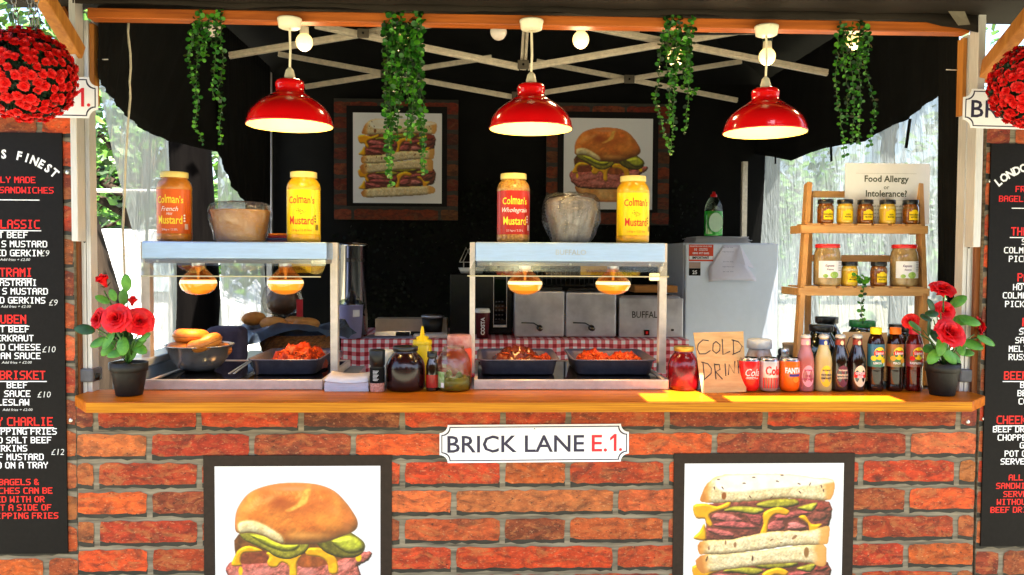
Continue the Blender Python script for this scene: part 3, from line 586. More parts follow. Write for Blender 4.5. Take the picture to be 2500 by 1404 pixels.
# ================================================================== STREET NAME SIGNS
def name_sign(label, xc, zc, Y, rot=0):
    W, H, q = .632, .127, .027
    t = thing('street_sign', label, 'sign', (xc, Y, zc), 'street name signs'); t.rotation_euler = (0, rot, 0)
    def outline(e):
        pts = []
        for (sx, sy) in ((1, 1), (-1, 1), (-1, -1), (1, -1)):
            arc = []
            for k in range(7):
                a = k/6*math.pi/2; arc.append((sx*(W/2-e-(q)*math.cos(a)), sy*(H/2-e-(q)*math.sin(a))))
            # concave corner: circle centred on the corner
            arc = [(sx*(W/2-e)-sx*q*math.cos(k/6*math.pi/2), sy*(H/2-e)-sy*q*math.sin(k/6*math.pi/2)) for k in range(7)]
            if sx*sy > 0: arc = arc[::-1]
            pts += arc
        return pts
    def build(mb, name, mat): 
        o = mb.build(name, mat); o.parent = t; return o
    p0 = outline(0); mb = MB(); mb.prism(p0[::-1], -.004, 0); build(mb, 'plate', PRINTW)
    a, b_ = outline(.006), outline(.0095); n = len(a); mb = MB()
    mb.add([(x, -.0044, z) for x, z in a]+[(x, -.0044, z) for x, z in b_], [(i, (i+1) % n, (i+1) % n+n, i+n) for i in range(n)]); build(mb, 'border_line', INK)
    fn = plane_fn((0, -.0046, 0)); mb = MB(); mb.flat(shift(txt('BRICK LANE', .058, .012, 1.06), -.062, -.028), fn, 0); mb2 = MB(); mb2.flat(shift(txt('E.', .058, .012, 1.06), .217, -.028), fn); mb2.flat(shift(([(0, 0), (.0095, 0), (.0095, .058), (.002, .058), (-.0125, .045), (-.0125, .035), (0, .045)], [(0, 1, 2, 6), (6, 2, 3, 4, 5)]), .265, -.028), fn); mb2.flat(shift(ell(.0052, .0052, 16), .288, -.0228), fn)
    build(mb, 'lettering', INK); build(mb2, 'district_lettering', REDINK)
    for xx in (0,): mb = MB(); mb.flat(ell(.002, .002, 10), plane_fn((xx, -.0047, H/2-.014))); build(mb, 'nail', MATBLK)
q = at(1305, 1082, -.004); name_sign('white street sign in the middle of the brick front', q.x, q.z, -.004, R_(-.3))
q = at(240, 238, -.07); name_sign('white street sign at left, largely covered by the flower ball', q.x-.316, q.z, -.07, R_(.4))
q = at(2350, 268, -.07); name_sign('white street sign at right, cut by the frame and flower ball', q.x+.316, q.z, -.07, R_(.8))
# ================================================================== TENT FRAME
BATTEN = wood('dark_timber', (150, 84, 30), (92, 46, 14), (12, 12, .7), .5, scale=5)
PINE = wood('pine_timber', (206, 140, 62), (168, 100, 36), (10, 10, .8), .5, scale=5)
ORB = wood('orange_beam_wood', (196, 104, 34), (138, 66, 16), (.6, 12, 12), .5, scale=5)
def post(label, x0, x1, timber_side):
    t = thing('tent_post', label, 'post', ((x0+x1)/2, .05, 0), 'front tent posts'); w_ = x1-x0
    m = MB(); n = 5
    for i in range(n): m.box((x0+w_*i/n+.0008, .03+(.003 if i % 2 else 0), 0), (x0+w_*(i+1)/n-.0008, .075, 2.22))
    m.box((x0+.002, .036, 0), (x1-.002, .073, 2.218)); m.build('pole', ALU, t)
    zc = 1.06; m = MB(); m.box((x0-.006, .018, zc-.022), (x1+.008, .085, zc+.022)); cl = m.build('clamp', M('grey_clamp', (96, 96, 102), .5), t, bevel=.006)
    m = MB(); xx = x1+.008 if timber_side > 0 else x0-.006; m.lathe([(0, -.012), (.012, -.01), (.012, .01), (0, .012)], n=12, X=Matrix.Translation((xx, .04, zc-.006)) @ Matrix.Rotation(R_(90), 4, 'Y')); m.build('knob', PLBLK, cl)
    for z in (1.9, 1.5): m = MB(); m.lathe([(.004, 0), (0, .001)], n=10, X=Matrix.Translation(((x0+x1)/2, .0296, z)) @ Matrix.Rotation(R_(90), 4, 'X')); m.build('screw_hole', MATBLK, t)
    m = MB(); a = (x1+.0005, x1+.015) if timber_side > 0 else (x0-.012, x0-.0005); m.box((a[0], .035, 1.95), (a[1], .07, 2.21)); m.build('timber_edge', PINE, t)
xa, xb = at(197, 500, .05).x, at(228, 500, .05).x; post('left white aluminium tent post beside the menu board', xa, xb, 1)
xc_, xd = at(2345, 500, .05).x, at(2374, 500, .05).x; post('right white aluminium tent post behind the rose pot', xc_, xd, -1)
for lab, a, b_ in (('dark timber batten between left menu board and white post', 178, 193), ('dark timber batten between right white post and menu board', 2380, 2395)):
    x0, x1 = at(a, 600, .02).x, at(b_, 600, .02).x; m = MB(); m.box((x0, .017, .2), (x1, .06, 1.93)); tag(m.build('timber_batten', BATTEN, bevel=.002, loc=((x0+x1)/2, .02, .2)), lab, 'batten')
for lab, a, b_ in (('slim white awning upright next to the left flower ball', 176, 192), ('slim white awning upright next to the right flower ball', 2380, 2398)):
    x0, x1 = at(a, 100, -.03).x, at(b_, 100, -.03).x; m = MB(); m.box((x0, -.05, 1.5), (x1, -.0, 2.4)); tag(m.build('awning_upright', ALU, bevel=.002, loc=((x0+x1)/2, -.03, 1.5)), lab, 'pole')
m = MB(); zb = at(1285, 66, 0).z; m.box((-1.44, -.02, zb), (1.44, .03, zb+.033)); tag(m.build('timber_beam', ORB, bevel=.003, loc=(0, 0, zb)), 'long orange timber beam carrying the three red pendant lamps', 'beam')
ZB = zb
# awning of dark cloth with an unseen slit cut to throw the counter sun patch, dark roof
aw = thing('awning', 'dark brown fabric awning stretched over the front of the stall', 'awning', (0, -.1, 2.24)); m = MB()
AWN = M('awning_cloth', (34, 28, 22), .85, var=.3, scale=5, bump=.25, bscale=8, spec=.2)
za = 2.262; off = SUN*((za-ZC)/SUN.z)
P0 = on(1560, 962, ZC); P1 = on(2160, 962, ZC); hx0, hx1 = P0.x+off.x, P1.x+off.x; hy0, hy1 = -.168+off.y, +.055+off.y
for (x0, y0, x1, y1) in ((-1.7, -1.75, 2.5, hy0), (-1.7, hy1, 2.5, .05), (-1.7, hy0, hx0, hy1), (hx1, hy0, 2.5, hy1), (hx0+.22, hy0, hx0+.27, hy1), (hx0+.27, hy1-.11, hx1, hy1), (hx0, hy1-.06, hx0+.1, hy1)): m.box((x0, y0, za), (x1, y1, za+.02))  # forward sheet out of view, sized and pierced to shape sun and shade
m.build('cloth', AWN, aw)
m = MB(); fr = at(1250, 24, -.06).z   # hanging front hem with soft folds
nx = 90; vs = []; fs = []
for i in range(nx+1):
    x = -1.47+2.93*i/nx; y = -.05+.006*math.sin(i*.5)+.004*math.sin(i*1.7)
    zt = fr-.010*(x+1.4)/2.8+.004*math.sin(i*.33)-(.03*max(0, (x-1.2)/.26) if x > 1.2 else 0)
    vs += [(x, y, za+.01), (x, y+.004*math.sin(i*.9), zt)]
    if i: fs.append((2*i-2, 2*i, 2*i+1, 2*i-1))
m.add(vs, fs, 0, True); m.build('hem', AWN, aw, solid=.003)
m = MB()   # folded awning corner, sunlight painted in as a paler cloth colour
p = [at(2306, -6, -.08), at(2345, 4, -.085), at(2368, 60, -.075), at(2340, 62, -.075), at(2310, 20, -.08)]; m.add(p, [(0, 1, 2, 3, 4)]); m.build('turned_corner', M('sunlit_cloth_paint', (120, 112, 96), .8), aw, solid=.003)
rf = thing('tent_roof', 'black pyramid tent roof over the stall interior', 'tent', (0, 1.2, 2.26)); m = MB()
m.add([(-1.6, -.03, 2.56), (1.76, -.03, 2.56), (1.76, 2.52, 2.56), (-1.6, 2.52, 2.56), (0, 1.2, 3.2), (-1.6, -.028, 2.29), (1.76, -.028, 2.29)], [(0, 1, 4), (1, 2, 4), (2, 3, 4), (3, 0, 4), (0, 5, 6, 1)]); m.build('roof_cloth', FABBLK, rf, solid=.006)
# scissor truss
gf = thing('gazebo_truss', 'aluminium scissor truss frame under the dark tent roof', 'truss', (0, 1.2, 0))
def strut(a, b, Ya, Yb, wd=.03, nm='strut'):
    p, q = at(*a, Ya), at(*b, Yb); m = MB(); m.bar(p, q, .018, wd, 0); d = (q-p).normalized()
    m.bar(p+Vector((0, -.0115, wd*.18)), q+Vector((0, -.0115, wd*.18)), .004, .005, 0); m.bar(p+Vector((0, -.0115, -wd*.18)), q+Vector((0, -.0115, -wd*.18)), .004, .005, 0); return m.build(nm, STRUT, gf)
for a, b, Ya, Yb in (((770, 62), (1268, 164), 1.05, 1.05), ((560, 136), (985, 66), 1.1, 1.1), ((1288, 164), (1830, 72), 1.05, 1.05), ((1440, 66), (2020, 178), 1.1, 1.08),
                     ((680, 132), (1258, 238), 2.0, 2.0), ((745, 212), (1200, 140), 2.03, 2.03), ((1266, 236), (1810, 150), 2.0, 2.0), ((1310, 150), (1800, 245), 2.03, 2.03), ((900, 84), (1160, 44), 1.5, 1.5), ((1560, 84), (1290, 44), 1.5, 1.5)):
    strut(a, b, Ya, Yb, .029 if Ya < 1.3 else .027)
for (x, y, Y) in ((1277, 160, 1.04), (1262, 236, 1.98), (888, 84, 1.03), (1632, 110, 1.03), (1535, 195, 1.98), (943, 182, 1.98)):
    p = at(x, y, Y); m = MB(); h_ = .026 if Y < 1.5 else .03; m.box((p.x-h_, Y-.024, p.z-h_*.8), (p.x+h_, Y-.012, p.z+h_*.8)); br = m.build('bracket', M('grey_bracket', (92, 84, 72), .5, var=.1), gf, bevel=.004)
    m = MB(); m.lathe([(.006, 0), (.004, .004), (0, .004)], n=10, X=Matrix.Translation((p.x, Y-.024, p.z)) @ Matrix.Rotation(R_(90), 4, 'X')); m.build('bolt', MATBLK, br)
strut((1285, 40), (1277, 170), 1.06, 1.06, .03, 'king_post')
for px_, top in ((656, 135), (1818, 395)):
    p = at(px_, top, 2.4); m = MB(); m.box((p.x-.016, 2.385, 0), (p.x+.016, 2.415, p.z)); m.build('corner_post', STRUT if px_ > 1000 else ALU, gf)
# ================================================================== WALLS OF CLOTH AND CLEAR PLASTIC
bw = thing('back_wall', 'black cloth back wall covered with dark artificial ivy', 'wall', (0, 2.46, 0)); m = MB(); m.box((-1.58, 2.46, 0), (1.74, 2.47, 2.58)); m.build('cloth', FABBLK, bw)
m = MB(); rnd = random.Random(11); IVY = M('ivy_leaf', (12, 20, 8), .6, two=(4, 7, 3), scale=30, spec=.15)
for i in range(6500):
    x, z = rnd.uniform(-1.1, 1.2), rnd.uniform(.75, 1.95)
    if rnd.random() < .3+.3*math.sin(x*9)*math.sin(z*7): continue
    p = Vector((x, 2.45-rnd.uniform(0, .035), z)); u = Vector((rnd.gauss(0, 1), -abs(rnd.gauss(0, .5)), rnd.gauss(0, 1))).normalized(); v = u.cross(Vector((0, 1, 0))).normalized(); L = rnd.uniform(.018, .034)
    m.add([p, p+u*L*.5+v*L*.4, p+u*L, p+u*L*.5-v*L*.4], [(0, 1, 2, 3)])
tag(m.build('ivy', IVY, bw), kind='stuff')
def drape(name, label, cat, mat, pxs_top, pxs_bot, X, wav=.004, rows=14, hang=0):
    """cloth on a side wall plane; the lower edge follows the swag seen in the photograph"""
    t = thing(name, label, cat, onx(*pxs_bot[0], X)); vs = []; fs = []; n = 60
    def interp(pts, t_):
        for i in range(len(pts)-1):
            pass
        k = t_*(len(pts)-1); i = min(int(k), len(pts)-2); f = k-i; return pts[i]*(1-f)+pts[i+1]*f
    T = [Vector((X, onx(*p, X).y, 2.565)) for p in pxs_top]; B = [onx(*p, X) for p in pxs_bot]
    for i in range(n+1):
        a, b = interp(T, i/n), interp(B, i/n)
        for j in range(rows+1):
            p = a.lerp(b, j/rows); p.x += wav*math.sin(i*.9+.3*math.sin(j*.8))*(j/rows)+wav*.5*math.sin(i*2.3+j*.2); vs.append(p)
    for i in range(n):
        for j in range(rows): k = i*(rows+1)+j; fs.append((k, k+1, k+rows+2, k+rows+1))
    m = MB(); m.add(vs, fs, 0, True); m.build('sheet', mat, t, solid=.002 if hang == 0 else 0); return t
PLAS = hazy_sheet('clear_sheet', (148, 156, 156), .16, 9, (1, 3.2, .5))
PLAS2 = hazy_sheet('hazy_sheet', (190, 194, 188), .16, 7, (1, 3.4, .4))
def wallsheet(name, label, mat, pts, X, cat='sheet'):
    t = thing(name, label, cat, onx(*pts[-1], X)); T = [onx(*p, X) for p in pts]; k = len(T)//2; top = T[:k]; bot = T[k:][::-1]; vs = []; fs = []; n = 40; rows = 24
    def ip(P, t_): q = t_*(len(P)-1); i = min(int(q), len(P)-2); return P[i].lerp(P[i+1], q-i)
    for i in range(n+1):
        for j in range(rows+1):
            p = ip(top, i/n).lerp(ip(bot, i/n), j/rows); s = (p.y*9+p.z*1.3); p.x += .018*math.sin(s)+.01*math.sin(s*2.7+p.z*2); vs.append(p)
    for i in range(n):
        for j in range(rows): q = i*(rows+1)+j; fs.append((q, q+1, q+rows+2, q+rows+1))
    m = MB(); m.add(vs, fs, 0, True); m.build('film', mat, t); return t
wallsheet('clear_side_sheet', 'crinkled clear plastic side sheet behind the wooden jar shelf', PLAS, [(1862, 330), (2000, 300), (2140, 290), (2300, 150), (2330, 930), (2140, 960), (2000, 930), (1862, 870)], 1.64)
wallsheet('clear_side_sheet', 'hanging clear plastic sheet left of the tree trunk and first mustard jar', PLAS2, [(258, 190), (300, 230), (420, 320), (420, 860), (395, 840), (365, 760)], -1.49)
wallsheet('clear_side_sheet', 'narrow clear plastic strip between tree trunk and rear left tent post', PLAS2, [(528, 340), (545, 400), (600, 480), (640, 600), (655, 800), (610, 830), (560, 830), (526, 830)], -1.485)
drape('black_side_cloth', 'black side cloth swagged above the left clear sheet', 'cloth', FABBLK, [(238, -20), (300, 20), (380, 40), (460, 60), (540, 80), (640, 100)], [(240, 190), (262, 225), (300, 275), (350, 318), (415, 345), (535, 372)], -1.43)
drape('black_side_cloth', 'black side cloth hanging in the rear left corner by the pale post', 'cloth', FABBLK, [(530, 80), (570, 84), (610, 90), (660, 100)], [(532, 372), (566, 455), (600, 495), (604, 560), (650, 600), (660, 640)], -1.42)
sw = drape('black_side_cloth', 'black side cloth swagged above the right clear sheet', 'cloth', FABBLK, [(1840, 60), (1940, 40), (2040, 20), (2140, 0), (2240, -30), (2330, -60)], [(1836, 375), (1880, 382), (1930, 392), (2010, 362), (2110, 345), (2170, 310), (2215, 292), (2250, 262), (2290, 235)], 1.57)
for (a, b) in (((1893, 380), (1893, 400)), ((2028, 345), (2030, 394)), ((2222, 290), (2212, 362))):
    p, q = onx(*a, 1.545), onx(*b, 1.545); m = MB(); m.bar(p, q, .004, .018, 0, up=(0, 1, 0)); m.build('tie_strap', FABBLK, sw)
zp = drape('black_side_cloth', 'black zipped cloth strip hanging against the right tent post', 'cloth', FABBLK, [(2285, 120), (2310, 110), (2335, 90)], [(2290, 700), (2316, 720), (2340, 900)], 1.53, wav=.006)
# white cable, green pole, back corner cloth at right behind fridge
m = MB(); m.tube([at(x, y, .25) for x, y in ((314, 50), (312, 80), (318, 130), (319, 165), (316, 200), (318, 240), (312, 300), (306, 400), (304, 470), (300, 560), (303, 640), (304, 700))], .0045, 8)
tag(m.build('cable', M('cable_white', (216, 206, 184), .5), loc=at(304, 700, .25)), 'thin white cable dangling inside the left tent post', 'cable')
m = MB(); a, b = at(378, 60, .62), at(356, 640, .62); m.tube([a, b], .006, 8); tag(m.build('green_cane', M('green_cane', (44, 62, 26), .5), loc=b), 'thin dark green pole leaning behind the left mustard jar', 'pole')
for lab, a, b in (('thin metal tent peg sticking inward from the left post', (236, 145), (264, 145)), ('thin metal peg sticking inward from the right post', (2310, 170), (2338, 171))):
    m = MB(); m.tube([at(*a, .06), at(*b, .06)], .002, 6); tag(m.build('metal_peg', ALU, loc=at(*a, .06)), lab, 'peg')
# ================================================================== PENDANT LAMPS
ENAM = M('red_enamel', (232, 5, 12), .18, coat=1, var=.03)
LIN = M('cream_lining', (250, 226, 140), .4, var=.03)
BULB = M('lit_bulb', (255, 240, 205), .3, emit=(255, 222, 150), estr=3, var=0)
CREAM = M('cream_plastic', (232, 224, 196), .4, var=.04)
def pendant(lab, px_, rim_y, rose_y, rw):
    Y = -.045; c = at(px_, rim_y, Y); top = at(px_, rose_y, Y).z; t = thing('pendant_lamp', lab, 'lamp', (c.x, Y, c.z), 'red pendant lamps')
    Rm = rw/(FPX/(CD+Y)); k = Rm/.136
    prof = [(.136, 0), (.1375, .003), (.136, .006), (.1345, .012), (.131, .026), (.122, .045), (.108, .062), (.09, .077), (.073, .088), (.066, .0905), (.064, .094), (.058, .098), (.05, .104), (.045, .109), (.044, .118), (.046, .126), (.046, .134), (.043, .142), (.034, .147), (.013, .149)]
    m = MB(); m.lathe([(r*k, z*k) for r, z in prof], c, 48); m.build('shade', ENAM, t)
    m = MB(); m.lathe([(r*k-.002, z*k-.001 if i > 2 else z*k) for i, (r, z) in enumerate(prof[:14])], c, 48); m.build('shade_lining', LIN, t)
    m = MB(); m.lathe([(.017, .148*k), (.017, .158*k), (.015, .166*k), (.012, .178*k), (.006, .184*k), (.004, .186*k)], c, 20); m.build('lamp_holder', CREAM, t)
    m = MB(); m.tube([c+Vector((0, 0, .18*k)), c+Vector((.002, 0, .24*k)), c+Vector((.0005, 0, .3)), Vector((c.x, Y, top))], .0038, 8); m.build('cord', CREAM, t)
    m = MB(); m.lathe([(.004, 0), (.030, .001), (.034, .003), (.037, .022), (.0385, .026), (.0385, .031), (0, .031)], (c.x, Y, top), 28); m.build('ceiling_rose', CREAM, t)
    m = MB(); m.sphere(c+Vector((0, 0, .066)), .026, 14, 10); m.build('bulb', BULB, t)
    pl = bpy.data.lights.new('bulb_light', 'POINT'); pl.energy = .36; pl.color = (1, .78, .42); pl.shadow_soft_size = .026; lo = bpy.data.objects.new('bulb_light', pl); COL.objects.link(lo); lo.parent = t; lo.location = (0, 0, .028)
pendant('left red enamel pendant lamp, above the first yellow mustard jar', 708, 308, 70, 102)
pendant('middle red enamel pendant lamp, above the brown mustard jar', 1296, 316, 74, 101)
pendant('right red enamel pendant lamp, above the white fridge', 1867, 325, 88, 100.5)
# ================================================================== FESTOON BULBS
fes = [(743, 103, 1, 'lit round bulb just right of the left pendant cord'), (1418, 97, 1, 'lit round bulb right of the middle pendant lamp'), (1873, 138, 1, 'lit round bulb behind the right pendant cord'), (1217, 77, 0, 'unlit white round bulb left of the middle pendant lamp'),
       (982, 105, 1, 'lit bulb hidden inside the thickest hanging plant'), (1650, 140, 1, 'lit bulb glowing inside the plant left of the right pendant lamp'), (2086, 100, 1, 'lit bulb at the top of the rightmost hanging plant'), (518, 68, 0, 'unlit bulb inside the leftmost hanging plant')]
GLOBE = M('lit_globe', (255, 244, 220), .3, emit=(255, 208, 112), estr=.3, var=0); DULL = M('unlit_globe', (205, 196, 188), .25, var=.03)
for i, (x, y, lit, lab) in enumerate(fes):
    Y = .12; c = at(x, y, Y); t = thing('festoon_bulb', lab, 'bulb', c, 'festoon bulbs under the beam'); m = MB(); m.sphere(c, .0285, 18, 12, sc=(1, 1, 1.06)); m.build('globe', GLOBE if lit else DULL, t)
    m = MB(); m.lathe([(.016, .022), (.0145, .05), (.013, .052)], c, 16); m.build('cap', CREAM, t); m = MB(); m.lathe([(.017, .05), (.017, .075), (.012, .08), (.004, .082)], c, 14); m.build('socket', M('socket_green', (18, 44, 38), .5), t)
    if lit:
        pl = bpy.data.lights.new('bulb_glow', 'POINT'); pl.energy = .2; pl.color = (1, .74, .4); pl.shadow_soft_size = .03; lo = bpy.data.objects.new('bulb_glow', pl); COL.objects.link(lo); lo.parent = t; lo.location = (0, .0, -.04)
m = MB(); xs = [q[0] for q in sorted(fes)]; m.tube([at(250, 52, .12)]+[at(q[0], q[1]-56, .12) for q in sorted(fes)]+[at(2330, 60, .12)], .004, 6); tag(m.build('festoon_cable', PLBLK, loc=at(1217, 20, .12)), 'black cable strung along the beam between the round bulbs', 'cable')
# ================================================================== HANGING PLANTS
def leafgeo(b, p, u, nrm, L, wd, mat, col=(1, 1, 1), rnd_=False):
    v = u.cross(nrm).normalized(); n_ = v.cross(u).normalized()
    if rnd_:   # round fleshy leaf
        pts = [p]+[p+u*L*(.5-.5*math.cos(a))+v*wd*.5*math.sin(a)*1.0+n_*(.12*L*math.sin(a/2)) for a in (.5, 1.2, 1.9, 2.6, math.pi, 2*math.pi-2.6, 2*math.pi-1.9, 2*math.pi-1.2, 2*math.pi-.5)]
        b.add(pts, [tuple(range(len(pts)))], mat, True, None, col)
    else:
        b.add([p, p+u*L*.28+v*wd*.36-n_*L*.04, p+u*L*.62+v*wd*.42-n_*L*.02, p+u*L-n_*L*.1, p+u*L*.62-v*wd*.42-n_*L*.02, p+u*L*.28-v*wd*.36-n_*L*.04, p+u*L*.3+n_*L*.05, p+u*L*.65+n_*L*.04],
              [(0, 6, 1), (1, 6, 7, 2), (2, 7, 3), (3, 7, 4), (4, 7, 6, 5), (5, 6, 0)], mat, True, None, col)
VINE = [M('vine_green', (48, 116, 28), .42, two=(18, 64, 12), scale=40), M('vine_light', (96, 166, 44), .42, two=(48, 112, 22), scale=40), M('vine_dark', (22, 56, 18), .45, two=(10, 28, 10), scale=40)]
STEM = M('stem_green', (60, 92, 40), .6)
def strand(t, pts, Y, rnd, leaf=.018, step=.0145, jit=.012, dens=2, top=.0):
    P = [at(x, y, Y+rnd.uniform(-.02, .02)) for x, y in pts]; Q = []
    for i in range(len(P)-1):
        n = max(2, int((P[i+1]-P[i]).length/step))
        for k in range(n): Q.append(P[i].lerp(P[i+1], k/n)+Vector((rnd.uniform(-1, 1), rnd.uniform(-1, 1), 0))*jit*.3)
    Q.append(P[-1]); m = MB(); m.tube(Q, .0013, 4, 3); a = rnd.uniform(0, 6)
    for i, q in enumerate(Q):
        a += 1.57+rnd.uniform(-.4, .4)
        for k in range(dens):
            b_ = a+k*math.pi*2/dens+rnd.uniform(-.3, .3); u = Vector((math.cos(b_)*1.1, math.sin(b_)*.6, rnd.uniform(-.8, .5))).normalized(); L = leaf*rnd.uniform(.6, 1.25)*(1-.3*i/len(Q))
            leafgeo(m, q, u, Vector((rnd.uniform(-.6, .6), -1, rnd.uniform(-.2, .9))).normalized(), L, L*.95, rnd.choice((0, 0, 1, 2)) if i/len(Q) < .8 else rnd.choice((0, 1)), rnd_=True)
    m.build('trailing_stem', VINE+[STEM], t)
def plant(lab, strands, Y, seed, extra=0, box=None, **k):
    rnd = random.Random(seed); c = at(*strands[0][0], Y); t = thing('hanging_plant', lab, 'plant', c, 'trailing plants hung on the beam')
    for s_ in strands: strand(t, s_, Y, rnd, **k)
    for i in range(extra):
        x0 = rnd.uniform(box[0], box[2]); y0 = rnd.uniform(box[1], box[1]+60); y1 = rnd.uniform(y0+80, box[3]); strand(t, [(x0, y0), (x0+rnd.uniform(-12, 12), (y0+y1)/2), (x0+rnd.uniform(-18, 18), y1)], Y, rnd, **k)
plant('thin leftmost hanging plant with two long trailing strands', [[(492, 26), (478, 90), (462, 140), (468, 200), (486, 240), (475, 300), (497, 352)], [(540, 26), (538, 100), (545, 160), (534, 220), (545, 260), (534, 310), (540, 350)], [(530, 30), (528, 130), (518, 210), (526, 240)], [(480, 30), (482, 120), (478, 200), (480, 270)]], -.03, 1, 7, (468, 20, 548, 110), leaf=.0155, step=.0115, dens=2)
plant('thickest bushy hanging plant in front of the sandwich poster', [[(945, 26), (945, 120), (940, 230), (945, 330), (955, 455)], [(1020, 28), (1022, 130), (1026, 230), (1030, 330), (1032, 415)], [(985, 30), (985, 150), (975, 260), (970, 345)]], -.03, 2, 26, (936, 22, 1030, 430), leaf=.018, dens=2)
plant('hanging plant with a glowing bulb left of the right pendant lamp', [[(1630, 40), (1612, 120), (1608, 200), (1598, 240), (1620, 320), (1638, 376)], [(1660, 40), (1650, 160), (1644, 270), (1640, 360)], [(1690, 40), (1685, 150), (1680, 240), (1672, 325)], [(1650, 40), (1668, 170), (1690, 230), (1704, 215)], [(1640, 40), (1626, 130), (1636, 220), (1632, 300)]], -.03, 3, 9, (1618, 34, 1695, 220), leaf=.0155, step=.0115, dens=2)
plant('rightmost hanging plant with thin strands near the right post', [[(2050, 56), (2044, 140), (2038, 190), (2046, 260), (2058, 330), (2064, 380)], [(2080, 60), (2076, 160), (2088, 250), (2080, 350)], [(2110, 60), (2105, 140), (2120, 200), (2138, 260), (2128, 330), (2124, 355)], [(2100, 60), (2094, 150), (2102, 240), (2095, 350)], [(2060, 60), (2058, 150), (2072, 220), (2064, 300)]], -.03, 4, 6, (2045, 50, 2118, 170), leaf=.0155, step=.0115, dens=2)
# ================================================================== FLOWER BALLS
def blossom_mesh(seed, r=.0148):
    rnd = random.Random(seed); m = MB()
    for ring, (nn, el, L) in enumerate(((7, .25, 1.0), (7, .65, .85), (5, 1.05, .65))):
        for k in range(nn):
            a = 6.283*k/nn+ring*.4+rnd.uniform(-.2, .2); u = Vector((math.cos(a)*math.cos(el), math.sin(a)*math.cos(el), math.sin(el))); v = Vector((-math.sin(a), math.cos(a), 0)); q = r*L*rnd.uniform(.85, 1.15); p0 = Vector((0, 0, ring*.0012))
            m.add([p0, p0+u*q*.6+v*q*.42, p0+u*q+v*q*.26+Vector((0, 0, -.1*q)), p0+u*q*.92, p0+u*q-v*q*.26+Vector((0, 0, -.1*q)), p0+u*q*.6-v*q*.42], [(0, 1, 2, 3), (0, 3, 4, 5)], 0, True)
    return m
BLOS = M('blossom_red', (238, 22, 20), .55, two=(206, 8, 12), scale=60); BLEAF = M('ball_leaf', (26, 54, 30), .55, two=(10, 26, 14), scale=40)
def flower_ball(lab, cx_, cy_, rp, Y, chain_to, seed):
    c = at(cx_, cy_, Y); R = rp/(FPX/(CD+Y)); t = thing('flower_ball', lab, 'flower ball', c, 'hanging red flower balls'); rnd = random.Random(seed); m = MB(); m.sphere(c, R*.84, 24, 16)
    for i in range(1500):
        u = Vector((rnd.gauss(0, 1), rnd.gauss(0, 1), rnd.gauss(0, 1))).normalized(); d = (u+Vector((rnd.gauss(0, 1), rnd.gauss(0, 1), rnd.gauss(0, 1)))*.5).normalized(); leafgeo(m, c+u*R*.82, d, u.orthogonal().normalized(), .026*rnd.uniform(.7, 1.2), .013, 0)
    m.build('leaf_base', BLEAF, t)
    protos = [blossom_mesh(s_) for s_ in (1, 2, 3)]; meshes = []
    rest = MB(); n = 290; k = 0; pts = []
    for i in range(n):
        z = 1-2*(i+.5)/n; a = i*2.39996; rr = math.sqrt(1-z*z); pts.append((Vector((rr*math.cos(a), rr*math.sin(a), z))+Vector((rnd.gauss(0, 1), rnd.gauss(0, 1), rnd.gauss(0, 1)))*.05).normalized())
    pts.sort(key=lambda p: p.dot((c-EYE).normalized()))
    for i, u in enumerate(pts):
        X = Matrix.Translation(u*R*rnd.uniform(.93, 1.0)) @ u.to_track_quat('Z', 'Y').to_matrix().to_4x4() @ Matrix.Rotation(rnd.uniform(0, 6), 4, 'Z') @ Matrix.Scale(rnd.uniform(.85, 1.15), 4)
        if i < 100:
            if len(meshes) < 3: o = MB(); o.v = [v.copy() for v in protos[i].v]; o.f = protos[i].f; o.m = protos[i].m; o.s = protos[i].s; o.c = protos[i].c; ob = o.build('blossom', BLOS, None); meshes.append(ob.data)
            else: ob = bpy.data.objects.new('blossom', meshes[i % 3]); COL.objects.link(ob)
            ob.parent = t; ob.matrix_local = X
        else: pr = protos[i % 3]; rest.add([X @ v+c for v in pr.v], pr.f, 0, True)
    tag(rest.build('blossom', BLOS, t), kind='stuff')
    for a, b in chain_to:
        m = MB(); p, q = c+Vector(((a[0])*.02, 0, R*.9)), at(*b, Y); L = (q-p).length; nn = int(L/.022)
        for i in range(nn):
            o = p.lerp(q, (i+.5)/nn); d = (q-p).normalized(); s_ = Vector((0, 1, 0)) if i % 2 else d.cross(Vector((0, 1, 0))).normalized()
            m.tube([o+d*.014*math.cos(w_)+s_*.007*math.sin(w_) for w_ in [k*math.pi/5 for k in range(11)]], .0018, 5, cap=False)
        m.build('chain', M('chain_steel', (150, 148, 145), .35, metal=.8), t)
flower_ball('left hanging ball of red artificial flowers over the menu board', 64, 184, 106, -.3, [((1, 0), (70, -30)), ((-1, 0), (30, -30)), ((1.6, 0), (88, -30))], 5)
flower_ball('right hanging ball of red artificial flowers cut by the frame', 2529, 208, 101, -.3, [((0, 0), (2520, -30))], 6)
for lab, a, b, Ya, Yb in (('pine timber brace slanting down behind the left flower ball', (88, -40), (190, 130), -.25, -.02), ('second darker timber brace by the left awning upright', (128, -30), (182, 80), .1, .02), ('pine timber brace slanting down to the right awning upright', (2530, 20), (2392, 190), -.25, -.02)):
    p, q = at(*a, Ya), at(*b, Yb); m = MB(); m.bar(p, q, .04, .05, 0, up=(0, 1, 0)); tag(m.build('timber_brace', PINE if 'second' not in lab else BATTEN, bevel=.003, loc=q), lab, 'brace')
